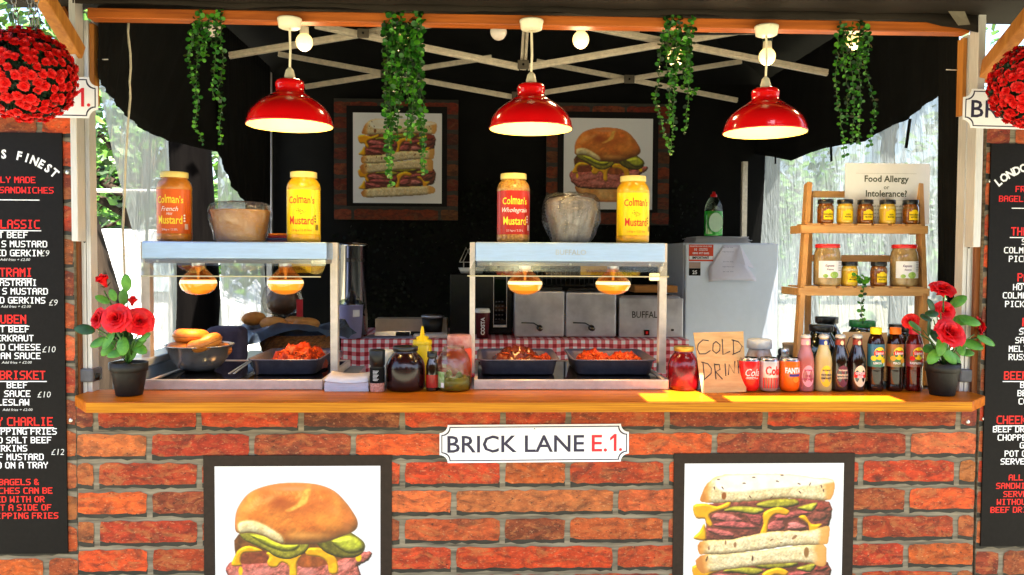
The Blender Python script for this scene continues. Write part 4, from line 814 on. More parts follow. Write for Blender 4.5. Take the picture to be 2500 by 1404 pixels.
# ================================================================== ROSES IN POTS
ROSE = M('rose_red', (240, 12, 24), .55, two=(200, 2, 14), scale=30, sheen=0)
RLEAF = M('rose_leaf', (104, 164, 56), .45, two=(58, 118, 34), scale=30); RLEAFD = M('rose_leaf_dark', (34, 82, 34), .45, two=(18, 50, 20), scale=30)
def rose_mesh(R, seed, bud=False):
    rnd = random.Random(seed); m = MB(); rings = ((3, .12, 1.1, .9), (4, .3, 1.05, .95), (5, .5, 1.0, 1.0), (6, .8, .92, 1.05), (7, 1.15, .8, 1.05)) if not bud else ((3, .1, 1.4, .8), (4, .22, 1.3, .9), (4, .34, 1.15, .9))
    for ri, (nn, open_, ht, wd) in enumerate(rings):
        for k in range(nn):
            a0 = 6.283*k/nn+ri*.7+rnd.uniform(-.15, .15); span = 6.283/nn*.75*wd*1.3; vs = []; fs = []; nu, nv = 7, 6; hh = ht*rnd.uniform(.9, 1.08)
            for j in range(nv):
                t_ = j/(nv-1); rad = R*(.12+.1*ri*t_**.6+open_*.62*t_**1.5); z = R*hh*(t_**.8)*(1-.32*open_*t_**3)
                for i in range(nu):
                    s_ = (i/(nu-1)-.5)*2; aa = a0+s_*(math.pi/nn*1.55*wd)*(.35+.65*math.sin(math.pi*(.12+.6*t_))); zz = z-R*.22*s_*s_*t_+rnd.uniform(-.02, .02)*R; rr = rad*(1+.10*s_*s_*(1 if i % 2 else .7)*t_)+(R*.08*t_**4)
                    vs.append((rr*math.cos(aa), rr*math.sin(aa), zz))
            for j in range(nv-1):
                for i in range(nu-1): fs.append((j*nu+i, j*nu+i+1, (j+1)*nu+i+1, (j+1)*nu+i))
            m.add(vs, fs, 0, True)
    return m
def rose_pot(lab, base, pot_top, wt_, wb_, roses, leaves, Y):
    b = at(base[0], base[1], Y); k = (CD+Y)/FPX; b.z = ZC; t = thing('potted_rose', lab, 'potted plant', (b.x, Y, ZC), 'artificial roses in black pots'); H = at(base[0], pot_top, Y).z-ZC; rt, rb = wt_*k, wb_*k
    m = MB(); m.lathe([(0, .001), (rb, .001), (rb+.002, .004), (rt*.92, H*.72), (rt*.93, H*.73), (rt*.98, H*.74), (rt, H), (rt-.004, H), (rt-.006, H*.9)], (b.x, Y, ZC), 36); m.build('pot', M('pot_black', (20, 20, 20), .55, var=.2, bump=.2, bscale=150), t)
    m = MB(); m.lathe([(rt*.94, H*.9), (rt*.5, H*.94), (0, H*.95)], (b.x, Y, ZC), 20); m.build('soil', M('dark_soil', (24, 20, 16), .95, bump=1, bscale=60), t)
    sm = MB(); root = Vector((b.x, Y, ZC+H*.9)); rnd = random.Random(base[0])
    for i, (x, y, r, dy, tilt, bud) in enumerate(roses):
        p = at(x, y, Y+dy); R = r*(CD+Y+dy)/FPX; low = p-Vector((0, 0, R*.9)); mid = root.lerp(low, .5)+Vector(((low.x-root.x)*-.15, 0, .02)); sm.tube([root, mid, low], [.0035, .003, .0025], 6)
        d = Vector(tilt).normalized(); rm = rose_mesh(R*(1.15 if bud else .8), i+7, bud); X = Matrix.Translation(p) @ d.to_track_quat('Z', 'Y').to_matrix().to_4x4() @ Matrix.Rotation(i*1.1, 4, 'Z') @ Matrix.Translation((0, 0, -R*.55))
        q = MB(); q.add([X @ v for v in rm.v], rm.f, 0, True); ro = q.build('rose', ROSE, t)
        q = MB()
        for kk in range(5):
            a = kk*1.257; u = Vector((math.cos(a)*.8, math.sin(a)*.8, .35)).normalized(); u = (X.to_3x3() @ u).normalized(); leafgeo(q, X @ Vector((0, 0, 0)), u, d, R*.75, R*.25, 0)
        q.build('sepals', RLEAFD, ro)
    for (x, y, ang, L, dk) in leaves:
        p = at(x, y, Y+rnd.uniform(-.05, .03)); u = Vector((math.cos(ang), rnd.uniform(-.5, -.05), math.sin(ang))).normalized(); q = MB(); L *= 1.4; leafgeo(q, p-u*L*k*.5, u, Vector((rnd.uniform(-.3, .3), -.75, .65)).normalized(), L*k, L*k*.62, 0); q.build('leaf', RLEAFD if dk else RLEAF, t, sub=1, solid=.0006)
        sm.tube([root.lerp(p-u*L*k*.5, .1), root.lerp(p-u*L*k*.5, .6)+Vector((0, 0, .015)), p-u*L*k*.5], .0018, 5)
    sm.build('stems', M('rose_stem', (70, 110, 50), .5), t)
rose_pot('potted red roses on the left end of the counter', (316, 962), 884, 43, 29,
  [(254, 690, 22, 0, (-.3, -.5, .9), 1), (281, 775, 34, -.06, (0, -1, .35), 0), (233, 776, 26, -.02, (-.6, -.7, .3), 0), (342, 782, 33, -.03, (.5, -.8, .4), 0), (323, 738, 16, .02, (.1, 0, 1), 1)],
  [(205, 803, 2.9, 46, 1), (240, 835, 3.5, 44, 0), (262, 830, 4.2, 50, 0), (305, 820, 5.6, 54, 1), (335, 835, .3, 50, 0), (352, 822, .5, 36, 0), (318, 860, 4.4, 50, 0), (340, 850, 5.8, 44, 0), (282, 862, 3.4, 40, 0), (290, 805, 4.0, 46, 1), (300, 725, 1.3, 44, 0), (308, 690, 1.6, 40, 0), (250, 730, 2.6, 34, 0), (275, 720, 1.9, 30, 0), (262, 850, 4.0, 46, 0), (300, 845, 4.9, 46, 0)], -.035)
rose_pot('potted red roses on the right end of the counter', (2300, 962), 886, 41, 28,
  [(2304, 700, 30, 0, (0, -.6, .9), 0), (2308, 757, 25, .0, (-.1, -1, .5), 0), (2325, 808, 38, -.06, (.1, -.9, .6), 0), (2398, 797, 26, .02, (.8, -.5, .2), 0), (2222, 782, 20, .05, (-.6, -.6, .5), 0)],
  [(2275, 745, 2.3, 40, 1), (2340, 735, .7, 44, 0), (2275, 765, 3.2, 36, 1), (2350, 780, .2, 54, 0), (2370, 783, -.2, 50, 0), (2410, 830, -.4, 50, 0), (2375, 840, -.3, 52, 0), (2345, 845, 4.9, 50, 0), (2285, 820, 2.4, 46, 1), (2270, 800, 1.8, 44, 1), (2235, 795, 2.7, 46, 0), (2280, 870, 4.0, 46, 0), (2320, 870, 5.4, 48, 0), (2300, 845, 4.5, 52, 0), (2270, 850, 3.4, 44, 0), (2335, 880, 5.0, 40, 0), (2262, 775, 2.9, 40, 1), (2360, 860, .0, 40, 0)], -.04)
# ================================================================== FOOD WARMERS
AMBER = thin_glass('amber_glass', (255, 214, 160), .16, .06, .3, 40)
HEAT = M('heat_lamp_glow', (230, 140, 36), .12, coat=1, emit=(255, 150, 30), estr=.06, var=0)
BLGL = M('black_glass', (8, 8, 9), .05, spec=.8, var=0)
STRIM = M('steel_trim', (222, 210, 200), .38, metal=.45, var=.1, scale=30)
def warmer(lab, bx, hx, hy, posts, lamps, seed, text=None):
    x0, x1 = at(bx[0], 950, .066).x, at(bx[1], 950, .066).x; t = thing('food_warmer', lab, 'food warmer', ((x0+x1)/2, .36, ZC), 'heated food displays on the counter')
    m = MB(); m.box((x0, .066, ZC+.001), (x1, .082, ZC+.034)); m.box((x0, .082, ZC+.001), (x0+.012, .64, ZC+.03)); m.box((x1-.012, .082, ZC+.001), (x1, .64, ZC+.03)); m.box((x0+.012, .628, ZC+.001), (x1-.012, .64, ZC+.03)); m.build('base_frame', STRIM, t, bevel=.002)
    m = MB(); m.box((x0+.0125, .0825, ZC+.001), (x1-.0125, .6275, ZC+.027)); m.build('hot_plate', BLGL, t)
    h0, h1 = at(hx[0], hy[0], .14), at(hx[1], hy[0], .14); zb_, zt_ = at((hx[0]+hx[1])/2, hy[1], .14).z, at((hx[0]+hx[1])/2, hy[0], .14).z
    for (a, b_) in posts:
        p, q = at(a, 700, .27).x, at(b_, 700, .27).x; m = MB(); m.box((p, .255, ZC+.03), (q, .29, zt_+.001)); m.build('post', STRIM, t, bevel=.0015)
    m = MB(); m.box((h0.x, .14, zb_), (h1.x, .42, zt_)); m.build('hood', STEELH, t, bevel=.006, seg=3)
    m = MB(); m.box((h0.x+.006, .148, zb_-.014), (h1.x-.004, .41, zb_-.0005)); m.build('hood_underside', M('hood_under', (142, 132, 126), .4, metal=.6, var=.1), t, bevel=.002)
    g0, g1 = at(hx[0]-20, 668, .045), at(hx[1]-14 if text is None else hx[1]+8, 676, .045); zg = g1.z; m = MB()
    m.add([(h0.x-.004, .138, zb_+.002), (h1.x+.004, .138, zb_+.002), (g1.x, .045, zg), (g0.x, .045, zg)], [(0, 1, 2, 3)]); m.build('sneeze_screen', PANE, t, solid=.004)
    m = MB(); m.bar((g0.x, .044, zg), (g1.x, .044, zg), .004, .004); m.build('screen_edge', M('glass_edge', (190, 180, 150), .2, var=.05), t)
    m = MB(); m.box((h0.x+.4, .398, zb_-.05), (h0.x+.52, .402, zb_-.016)); lb = m.build('warning_label', M('label_yellow', (214, 178, 24), .5, var=.06), t)
    m = MB(); m.flat(shift(txt('WARNING', .012, .02), h0.x+.46, zb_-.04), plane_fn((0, .3975, 0))); m.build('lettering', M('label_brown', (120, 40, 20), .6), lb)
    for fx in (.08, .5, .92): m = MB(); m.lathe([(.0045, 0), (.0035, .002), (0, .0022)], n=10, X=Matrix.Translation((h0.x+(h1.x-h0.x)*fx, .1478, zb_-.007)) @ Matrix.Rotation(R_(90), 4, 'X')); m.build('screw', SCREW, t)
    for lx in lamps:
        c = at(lx, 640, .285); zt2 = zb_-.013; bot = at(lx, 720, .285).z; H = zt2-bot; R = 43*(CD+.285)/FPX
        prof = [(0, 0), (.3, .01), (.6, .06), (.85, .16), (.98, .29), (1.0, .36), (.96, .46), (.82, .58), (.6, .7), (.4, .82), (.3, .92), (.28, 1)]
        pr = [(r*R, z*H) for r, z in prof]; m = MB(); m.lathe(pr[6:], (c.x, .285, bot), 32); lo = m.build('heat_lamp', AMBER, t); q_ = MB(); q_.lathe([(.0045, H*.5), (.006, H*.7), (.011, H*.8), (.012, H)], (c.x, .285, bot), 12); q_.build('lamp_stem', M('lamp_stem_glass', (240, 190, 120), .2, metal=.5, coat=1, emit=(255, 190, 100), estr=.03), lo)
        m = MB(); m.lathe(pr[:4], (c.x, .285, bot), 32); m.build('glowing_lens', HEAT, lo); m = MB(); m.lathe(pr[3:6], (c.x, .285, bot), 32); m.build('lens_rim', M('lens_rim_glow', (238, 156, 44), .12, emit=(255, 164, 44), estr=.075, var=0, coat=1), lo); m = MB(); m.lathe(pr[5:7], (c.x, .285, bot), 32); m.build('highlight_band', M('painted_bulb_highlight', (255, 244, 220), .15, emit=(255, 232, 160), estr=.15, var=0), lo)  # white band glows in place of the highlight on the bulb glass
        m = MB(); m.lathe([(.016, -.004), (.022, .0), (.022, .013)], (c.x, .285, zt2-.012), 16); m.build('lamp_socket', STEEL, lo)
        pl = bpy.data.lights.new('heat_light', 'SPOT'); pl.energy = .9; pl.spot_size = R_(120); pl.spot_blend = .6; pl.color = (1, .5, .16); pl.shadow_soft_size = .05; ob = bpy.data.objects.new('heat_light', pl); COL.objects.link(ob); ob.parent = t; ob.location = Vector((c.x, .285, bot-.012))-wl(t)
    if text:
        m = MB(); m.flat(shift(txt(text, .019, .012), (h0.x+h1.x)/2, (zb_+zt_)/2-.009), plane_fn((0, .1385, 0))); m.build('lettering', M('embossed', (176, 184, 200), .4, metal=.4), t)
        p = at(1598, 676, .25); m = MB(); m.box((p.x-.018, .245, p.z-.014), (p.x+.018, .262, p.z+.014)); m.build('lamp_reflection', M('lamp_reflection', (255, 240, 190), .4, emit=(255, 226, 150), estr=.25, var=0), t, bevel=.005)  # glowing block standing in for a lamp reflection, no real switch
    return zt_, (x0, x1)
ZH1, w1 = warmer('left steel food warmer with a bowl of bagels under its lamps', (351, 787), (345, 797), (590, 633), ((348, 370), (808, 826)), (484, 697), 1)
ZH2, w2 = warmer('right steel food warmer with two meat trays under its lamps', (1157, 1633), (1161, 1625), (592, 640), ((1147, 1160), (1608, 1626)), (1282, 1497), 2, 'BUFFALO')

# ---- bowl and bagels
cb = at(487, 845, .33); zb0 = ZC+.028; Rb = 80*(CD+.33)/FPX; Hb = .098
bo = thing('mixing_bowl', 'shiny steel bowl full of bagels in the left warmer', 'bowl', (cb.x, .33, zb0)); m = MB()
m.lathe([(0, 0), (.05, 0), (.075, .016), (.1, .05), (Rb-.006, Hb-.004), (Rb, Hb-.003), (Rb+.002, Hb), (Rb-.004, Hb+.001), (Rb-.01, Hb-.006), (.095, .046), (.07, .018), (0, .006)], (cb.x, .33, zb0), 48)
m.build('bowl', M('dark_steel', (196, 190, 188), .22, metal=.75, var=.2, scale=20), bo)
BAG = M('bagel_crust', (222, 150, 62), .45, two=(196, 108, 34), scale=26, bump=.3, bscale=80, detail=6, coat=.15)
CUT = M('bagel_cut_line', (120, 66, 26), .8)
def bagel_mesh():
    m = MB(); vs = []; fs = []; nu, nv = 36, 16; R0, r0 = .036, .0285
    for i in range(nu):
        a = 6.283*i/nu
        for j in range(nv):
            b_ = 6.283*j/nv; k = 1+.03*math.sin(3*a+1)+.02*math.sin(5*a); rr = R0*k+r0*k*math.cos(b_); vs.append((rr*math.cos(a), rr*math.sin(a), r0*.86*math.sin(b_)+r0*.86))
    for i in range(nu):
        for j in range(nv): fs.append((i*nv+j, ((i+1) % nu)*nv+j, ((i+1) % nu)*nv+(j+1) % nv, i*nv+(j+1) % nv))
    m.add(vs, fs, 0, True); return m
bt = thing('bagel', 'topmost bagel lying flat on the pile in the bowl', 'bagel', (0, 0, 0), 'bagels in the steel bowl'); bagel_mesh().build('crust', BAG, bt)
m = MB(); R0 = .0652; m.tube([(R0*(1+.03*math.sin(3*a+1)+.02*math.sin(5*a))*math.cos(a), R0*(1+.03*math.sin(3*a+1)+.02*math.sin(5*a))*math.sin(a), .0215+.001*math.sin(4*a)) for a in [6.283*k/40 for k in range(41)]], .0009, 5, cap=False); m.build('cut_line', CUT, bt)
def bp(px_, py_, Y): return at(px_, py_, Y)
spots = [((464, 836), .33, (-.06, .04, 0), None), ((504, 854), .28, (-.02, -.36, .4), 'bagel tilted on its side at the front right of the bowl'), ((452, 868), .32, (0, .1, 1), 'bagel low at the left rim of the bowl'), ((522, 872), .34, (0, .15, 2), 'bagel low at the right rim of the bowl'), ((495, 846), .41, (.2, .1, 2), 'bagel at the back of the bowl')]
for i, (p, Y, r, lab) in enumerate(spots):
    o = bt if i == 0 else dup(bt, (0, 0, 0), 0, lab); o.location = at(p[0], p[1], Y); o.rotation_euler = r
# ---- roasting trays and meat
TRAY = M('roasting_tray', (104, 102, 120), .36, metal=.4, var=.15, scale=40)
def tray(lab, x0, x1, y0, y1, ramp=.02):
    z = ZC+.0285; t = thing('roasting_tray', lab, 'tray', ((x0+x1)/2, (y0+y1)/2, z), 'roasting trays in the warmers'); H = .056; vs = []; fs = []; n = 0
    def ring(ins, zz, rad):
        pts = []; cx0, cx1, cy0, cy1 = x0+ins, x1-ins, y0+ins, y1-ins
        for (qx, qy, a0) in ((cx1-rad, cy1-rad, 0), (cx0+rad, cy1-rad, 90), (cx0+rad, cy0+rad, 180), (cx1-rad, cy0+rad, 270)):
            for k in range(6): a = R_(a0+18*k); pts.append((qx+rad*math.cos(a), qy+rad*math.sin(a), zz))
        return pts
    rings = [ring(.03, z+.0008, .02), ring(.018, z+.003, .03), ring(.008, z+H-.006, .036), ring(0, z+H-.003, .04), ring(-.003, z+H, .042), ring(0, z+H+.002, .04), ring(.006, z+H, .036), ring(.013, z+H-.008, .034), ring(.022, z+.008, .028), ring(.034, z+.005, .02)]
    for r in rings: vs += r
    N_ = 24
    for i in range(len(rings)-1):
        for k in range(N_): fs.append((i*N_+k, i*N_+(k+1) % N_, (i+1)*N_+(k+1) % N_, (i+1)*N_+k))
    fs.append(tuple(range((len(rings)-1)*N_, len(rings)*N_))); m = MB(); m.add(vs, fs, 0, True); m.build('tray', TRAY, t); return z+.006
MEAT = M('pulled_meat', (176, 56, 6), .6, two=(84, 18, 3), scale=38, bump=1, bscale=60, detail=8, coat=.05, spec=.3)
MEATD = M('roast_brown', (112, 42, 14), .4, two=(40, 12, 6), scale=34, bump=1, bscale=50, detail=8, coat=.35)
SHRED = M('meat_shred', (210, 96, 16), .55, two=(150, 40, 6), scale=60, spec=.3)
def heap(name, lab, c, rx, ry, h, seed, mat, shreds, rough=.35):
    rnd = np.random.RandomState(seed); ph = rnd.rand(12)*6; m = MB(); n = 44; vs = []; fs = []
    for i in range(n):
        for j in range(n):
            u, v = i/(n-1)*2-1, j/(n-1)*2-1; r = math.hypot(u, v); x, y = u*math.sqrt(1-v*v/2), v*math.sqrt(1-u*u/2); rr = math.hypot(x, y); e = max(0, 1-rr**2.2)**.5
            nz = .5*math.sin(7*u+ph[0]+2*math.sin(5*v+ph[1]))+.3*math.sin(13*v+ph[2]+3*u)+.25*math.sin(19*u+ph[3])*math.sin(17*v+ph[4])+.2*rnd.randn()*.5
            vs.append((c[0]+x*rx*(1+.05*nz), c[1]+y*ry*(1+.05*nz), c[2]+h*e*(1+rough*nz)))
    for i in range(n-1):
        for j in range(n-1): fs.append((i*n+j, (i+1)*n+j, (i+1)*n+j+1, i*n+j+1))
    m.add(vs, fs, 0, True); q = random.Random(seed)
    for _ in range(shreds):
        a, r = q.uniform(0, 6.283), q.uniform(0, .95)**.6; x, y = c[0]+rx*r*math.cos(a), c[1]+ry*r*math.sin(a); z = c[2]+h*max(0, 1-r**2.2)**.5; b_ = q.uniform(0, 6.28); L = q.uniform(.012, .03); d = Vector((math.cos(b_), math.sin(b_), q.uniform(-.1, .5)))*L
        p = Vector((x, y, z)); m.tube([p-d*.5, p+Vector((0, 0, .003)), p+d*.5], [.0012, q.uniform(.0015, .003), .001], 5, 1 if q.random() < .7 else 0)
    tag(m.build(name, [mat, SHRED], loc=c), lab, 'meat')
ty0, ty1 = .2, .56
tx = [at(600, 880, .2).x, at(778, 880, .2).x]; zt = tray('dark roasting tray holding a red brown roast in the left warmer', tx[0], tx[1], ty0, ty1)
heap('roast_meat', 'red glazed shredded roast in the tray of the left warmer', ((tx[0]+tx[1])/2+.02, .38, zt), .1, .13, .075, 1, MEAT, 200)
tx = [at(1166, 885, .2).x, at(1367, 885, .2).x]; zt = tray('dark roasting tray holding a dark roast, left half of right warmer', tx[0], tx[1], ty0, ty1)
heap('roast_meat', 'dark brown roasted joint in the left tray of the right warmer', ((tx[0]+tx[1])/2, .40, zt), .1, .12, .064, 2, MEATD, 70)
heap('meat_piece', 'small orange meat piece at the right end of the dark roast', ((tx[0]+tx[1])/2+.105, .38, zt), .03, .04, .045, 5, MEAT, 40)
tx = [at(1400, 885, .2).x, at(1606, 885, .2).x]; zt = tray('dark roasting tray of orange pulled meat, right half of right warmer', tx[0], tx[1], ty0, ty1)
heap('pulled_meat', 'orange pulled meat mound at left in the rightmost tray', ((tx[0]+tx[1])/2-.055, .38, zt), .07, .12, .056, 3, MEAT, 260)
heap('pulled_meat', 'orange pulled meat strands at right in the rightmost tray', ((tx[0]+tx[1])/2+.065, .38, zt), .075, .11, .05, 4, MEAT, 330)
m = MB(); zz = ZC+.032
for s_ in (0, .018): m.bar(at(560+s_*600, 912, .1), on(628+s_*300, 868, ZC+.055), .008, .003, 0)
tag(m.build('serving_tongs', STEEL, bevel=.001, loc=on(575, 905, zz)), 'pair of steel tongs between the bowl and the left tray', 'tongs')
# ================================================================== MUSTARD JARS ON THE HOODS
LIDC = M('cream_lid', (222, 200, 120), .4, var=.05)
TY = M('label_text_yellow', (250, 222, 60), .5, var=.03); TR = M('label_text_red', (206, 44, 24), .5, var=.03)
def big_jar(lab, px_, top_y, zb_, body, label, c1, words, Y=.27):
    b = at(px_, 585, Y); b.z = zb_+.0015; H = at(px_, top_y, Y).z-b.z; R = 40*(CD+Y)/FPX; t = thing('mustard_jar', lab, 'jar', b, 'big mustard jars on the warmers'); k = H
    m = MB(); m.lathe([(0, .001), (R*.9, .001), (R*.97, .01*k), (R, .05*k), (R, .105*k), (R*.985, .11*k), (R*.985, .745*k), (R, .75*k), (R*.99, .79*k), (R*.93, .84*k), (R*.8, .885*k), (R*.74, .9*k), (R*.74, .93*k)], b, 44); m.build('body', body, t)
    m = MB(); m.lathe([(R*.78, .915*k), (R*.79, .92*k), (R*.79, .99*k), (R*.77, 1.0*k), (0, 1.0*k)], b, 44); m.build('lid', LIDC, t)
    fn = cyl_fn(b, R*.985+.0009); m = MB(); m.flat(rect(-R*1.45, .112*k, R*1.45, .742*k, 40), fn, 0, True); lb = m.build('label', label, t)
    m = MB(); m2 = MB(); m3 = MB(); f2 = cyl_fn(b, R*.985+.0016); u = R*.06; q = k/.246
    vf = txt(words[0], .0285*q, .012, .66); vf = ([(x, y*(1.0+.15*math.cos(min(1, abs(x)/(R*.7))*3.1))) for x, y in vf[0]], vf[1])
    m.flat(shift(vf, u, .545*k), f2, 0); m.flat(shift(txt(words[2], .030*q, .012, .66), u, .25*k), f2, 0)
    if words[1]: m2.flat(shift(txt(words[1], .0175*q, -.002, .9, shear=.35), u, .43*k), f2, 0); m2.flat(shift(txt(words[3], .007*q, 0, 1), u, .155*k), f2, 0)
    if len(words) > 4: m2.flat(shift(txt(words[4], .0085*q, 0, 1, shear=.3), u, .375*k), f2)
    m.build('lettering', c1, lb)
    if words[1]: m2.build('small_lettering', PRINTW, lb)
    else:
        m2.flat(shift(txt(words[3], .007*q, 0, 1), u, .155*k), f2, 0); m2.build('small_lettering', TR, lb)
        m3 = MB(); rnd = random.Random(2)
        for a in range(26): th = rnd.uniform(0, 6.28); rr = rnd.uniform(.2, 1); m3.flat(shift(ell(.0016, .0012, 6), u+.016*rr*math.cos(th), .44*k+.012*rr*math.sin(th)), f2)
        m3.build('seal_emblem', M('emblem_olive', (120, 104, 20), .6), lb)
    m4 = MB()
    for s_ in range(7): m4.flat(rect(R*.95+s_*.0021, .17*k, R*.95+s_*.0021+.0011, .25*k, 1), f2)
    for z_ in (.29, .33, .37): m4.flat(shift(ell(.0035, .0035, 12), R*.93, z_*k), f2)
    m4.build('barcode', PRINTW if words[1] else M('label_dark', (70, 50, 20), .6), lb)
OR1 = M('mustard_orange', (206, 132, 44), .35, coat=.5, two=(176, 96, 26), scale=12); YE1 = M('mustard_yellow', (236, 184, 30), .35, coat=.5, two=(214, 152, 16), scale=12); WG1 = M('mustard_grain', (206, 156, 70), .35, coat=.5, two=(138, 84, 30), scale=120)
LO = M('label_orange', (216, 92, 18), .4, coat=.3, var=.04); LY = M('label_bright_yellow', (252, 214, 8), .4, coat=.3, var=.03); LR = M('label_dark_red', (176, 32, 18), .4, coat=.3, var=.04)
big_jar('orange labelled mustard jar at the left end of the left warmer', 427, 421, ZH1, OR1, LO, TY, ("Colman's", 'French', 'Mustard', '2.3kg e / 2.25L', 'Mild'))
big_jar('yellow mustard jar on the left warmer, right of the brown bowls', 742, 421, ZH1, YE1, LY, TR, ("Colman's", '', 'Mustard', '2.4 kg e / 2.25 litre'))
big_jar('dark red labelled wholegrain mustard jar on the right warmer', 1253, 425, ZH2, WG1, LR, TY, ("Colman's", 'Wholegrain', 'Mustard', '2.3 kg e / 2.25 L'))
big_jar('yellow mustard jar at the right end of the right warmer', 1544, 431, ZH2, YE1, LY, TR, ("Colman's", '', 'Mustard', '2.4 kg e / 2.25 litre'))
# ---- wrapped bowls
b = at(588, 588, .27); b.z = ZH1+.001; t = thing('paper_bowl_stack', 'stack of brown paper bowls in torn clear wrap on the left warmer', 'paper bowls', b)
m = MB(); pr = [(0, .001), (.082, .001)]
for i in range(14): pr += [(.083+.0013*i, .006+.0075*i), (.0865+.0013*i, .0095+.0075*i)]
pr += [(.104, .114), (.1, .113), (.07, .06), (0, .055)]
m.lathe(pr, b, 40, sy=.95); m.build('bowls', M('kraft_paper', (204, 150, 92), .7, two=(180, 122, 68), scale=18), t)
def crinkle(b, prof, seed, amp, n=30):
    m = MB(); m.lathe(prof, (0, 0, 0), n); q = random.Random(seed)
    m.v = [Vector((v.x*(1+q.uniform(-amp, amp)), v.y*(1+q.uniform(-amp, amp)), v.z+q.uniform(-amp, amp)*.06))+b for v in m.v]; return m
crinkle(b, [(.089, .003), (.1, .04), (.108, .085), (.111, .115), (.1, .135), (.08, .143), (.03, .146), (0, .147)], 3, .05).build('wrap', WRAP, t)
b = at(1394, 590, .27); b.z = ZH2+.001; t = thing('tub_stack', 'stack of clear plastic tubs in crinkled wrap on the right warmer', 'plastic tubs', b)
GREY = M('grey_plastic', (150, 140, 132), .35, two=(86, 78, 74), scale=16, stretch=(3, 3, .6))
m = MB(); pr = [(0, .001), (.062, .001)]
for i in range(12): pr += [(.066+.003*min(i, 9), .006+.012*i), (.071+.003*min(i, 9), .012+.012*i)]
pr += [(.08, .16), (.06, .165), (0, .16)]; m.lathe(pr, b, 32); m.build('tubs', GREY, t)
crinkle(b, [(.07, .002), (.088, .03), (.102, .08), (.1, .12), (.098, .15), (.092, .172), (.06, .18), (.02, .176), (0, .17)], 9, .07, 34).build('wrap', WRAP, t)
b = at(690, 586, .33); b.z = ZH1+.001; t = thing('napkin_pile', 'folded striped cloths behind the yellow mustard jar', 'cloth', b)
for i, c_ in enumerate(((90, 60, 90), (60, 70, 120), (150, 50, 60), (222, 120, 40))):
    m = MB(); m.box((b.x-.055+.003*i, .3, b.z+.0085*i), (b.x+.06-.006*i, .4, b.z+.0085*i+.008)); m.build('cloth', M('cloth%d' % c_[0], c_, .9), t, bevel=.003)
# ================================================================== COUNTER FRONT ROW (between and beside the warmers)
def turned(name, lab, cat, px_, Y, parts, group=None, z=None, n=32):
    """parts: (part name, material, [(r, z)...]) revolved about one axis, or (name, mat, fn(mb, c))"""
    c = at(px_, 900, Y); c.z = (ZC if z is None else z)+.0006; t = thing(name, lab, cat, c, group); out = {}
    for p in parts:
        m = MB()
        if callable(p[2]): p[2](m, c)
        else: m.lathe(p[2], c, n)
        out[p[0]] = m.build(p[0], p[1], t)
    return t, c, out
K = (CD+.045)/FPX
bx = thing('napkin_stack', 'stack of white paper napkins with curved top sheet right of left warmer', 'napkins', at(845, 950, .06)); m = MB(); bx.location.z = ZC
x0, x1 = at(792, 930, .03).x, at(899, 930, .03).x; NAP = M('napkin_white', (226, 224, 236), .8, var=.04)
for i in range(11): m.box((x0+.001*math.sin(i*2), .03+.001*math.cos(i*3), ZC+.0006+.0028*i), (x1+.001*math.sin(i), .15, ZC+.0006+.0028*i+.0023))
m.build('sheets', NAP, bx); m = MB(); vs = []; fs = []
for i in range(13):
    u = i/12; z = ZC+.0325+.011*(1-math.cos((u-.55)*2.4)); vs += [(x0+(x1-x0)*u, .024, z-.003), (x0+.003+(x1-x0-.012)*u, .15, z+.012)]
    if i: fs.append((2*i-2, 2*i, 2*i+1, 2*i-1))
m.add(vs, fs, 0, True); m.build('top_sheet', NAP, bx, solid=.001)
SALT = M('pink_salt', (226, 176, 160), .6, two=(190, 120, 104), scale=160)
t, c, o = turned('salt_grinder', 'salt grinder with black cap and pink salt beside the napkins', 'grinder', 921, .035, [('jar', SALT, [(0, 0), (.023, 0), (.0245, .004), (.0245, .034)]), ('label', MATBLK, [(.0249, .03), (.0249, .08)]), ('cap', PLBLK, [(.0225, .08), (.0225, .088), (.0255, .09), (.0265, .137), (.0235, .1405), (0, .1405)])])
m = MB(); f2 = cyl_fn(c, .0254)
for i in range(8): m.flat(rect(-.012, .07-.0045*i, .008-.003*(i % 3), .072-.0045*i, 4), f2)
m.build('lettering', CHALK, o['label'])
DKB = M('dark_pickle_jar', (44, 10, 12), .2, two=(20, 6, 8), scale=20, coat=.3, stretch=(2, 2, .5)); BLID = M('black_lid', (18, 18, 18), .35, coat=.4)
def pickle_jar(lab, px_, Y, R, H, body, lid, lidR=.62, name='pickle_jar', neck=True, z=None):
    return turned(name, lab, 'jar', px_, Y, [('jar', body, [(0, 0), (R*.86, 0), (R*.96, .006), (R, .02), (R, H*.5), (R*.97, H*.6), (R*.86, H*.72), (R*.68, H*.82), (R*.58, H*.86), (R*.58, H*.9)]), ('lid', lid, [(R*lidR, H*.895), (R*lidR*1.03, H*.9), (R*lidR*1.03, H*.985), (R*lidR, H), (0, H)])], z=z)
pickle_jar('dark beetroot jar with black lid left of the yellow bottle', 990, .07, .0665, .148, DKB, BLID)
YEL = M('squeeze_yellow', (246, 206, 10), .35, coat=.2, var=.03)
turned('squeeze_bottle', 'yellow squeeze bottle with pointed nozzle behind the dark jars', 'bottle', 1031, .2, [('bottle', YEL, [(0, 0), (.033, 0), (.034, .01), (.034, .13), (.03, .145)]), ('cap', YEL, [(.034, .14), (.0345, .141), (.0345, .156), (.022, .158), (.022, .168), (.0085, .171), (.004, .204), (.0025, .205), (0, .205)])])
SAU = M('brown_sauce', (52, 22, 12), .1, coat=1, two=(28, 10, 6), scale=20)
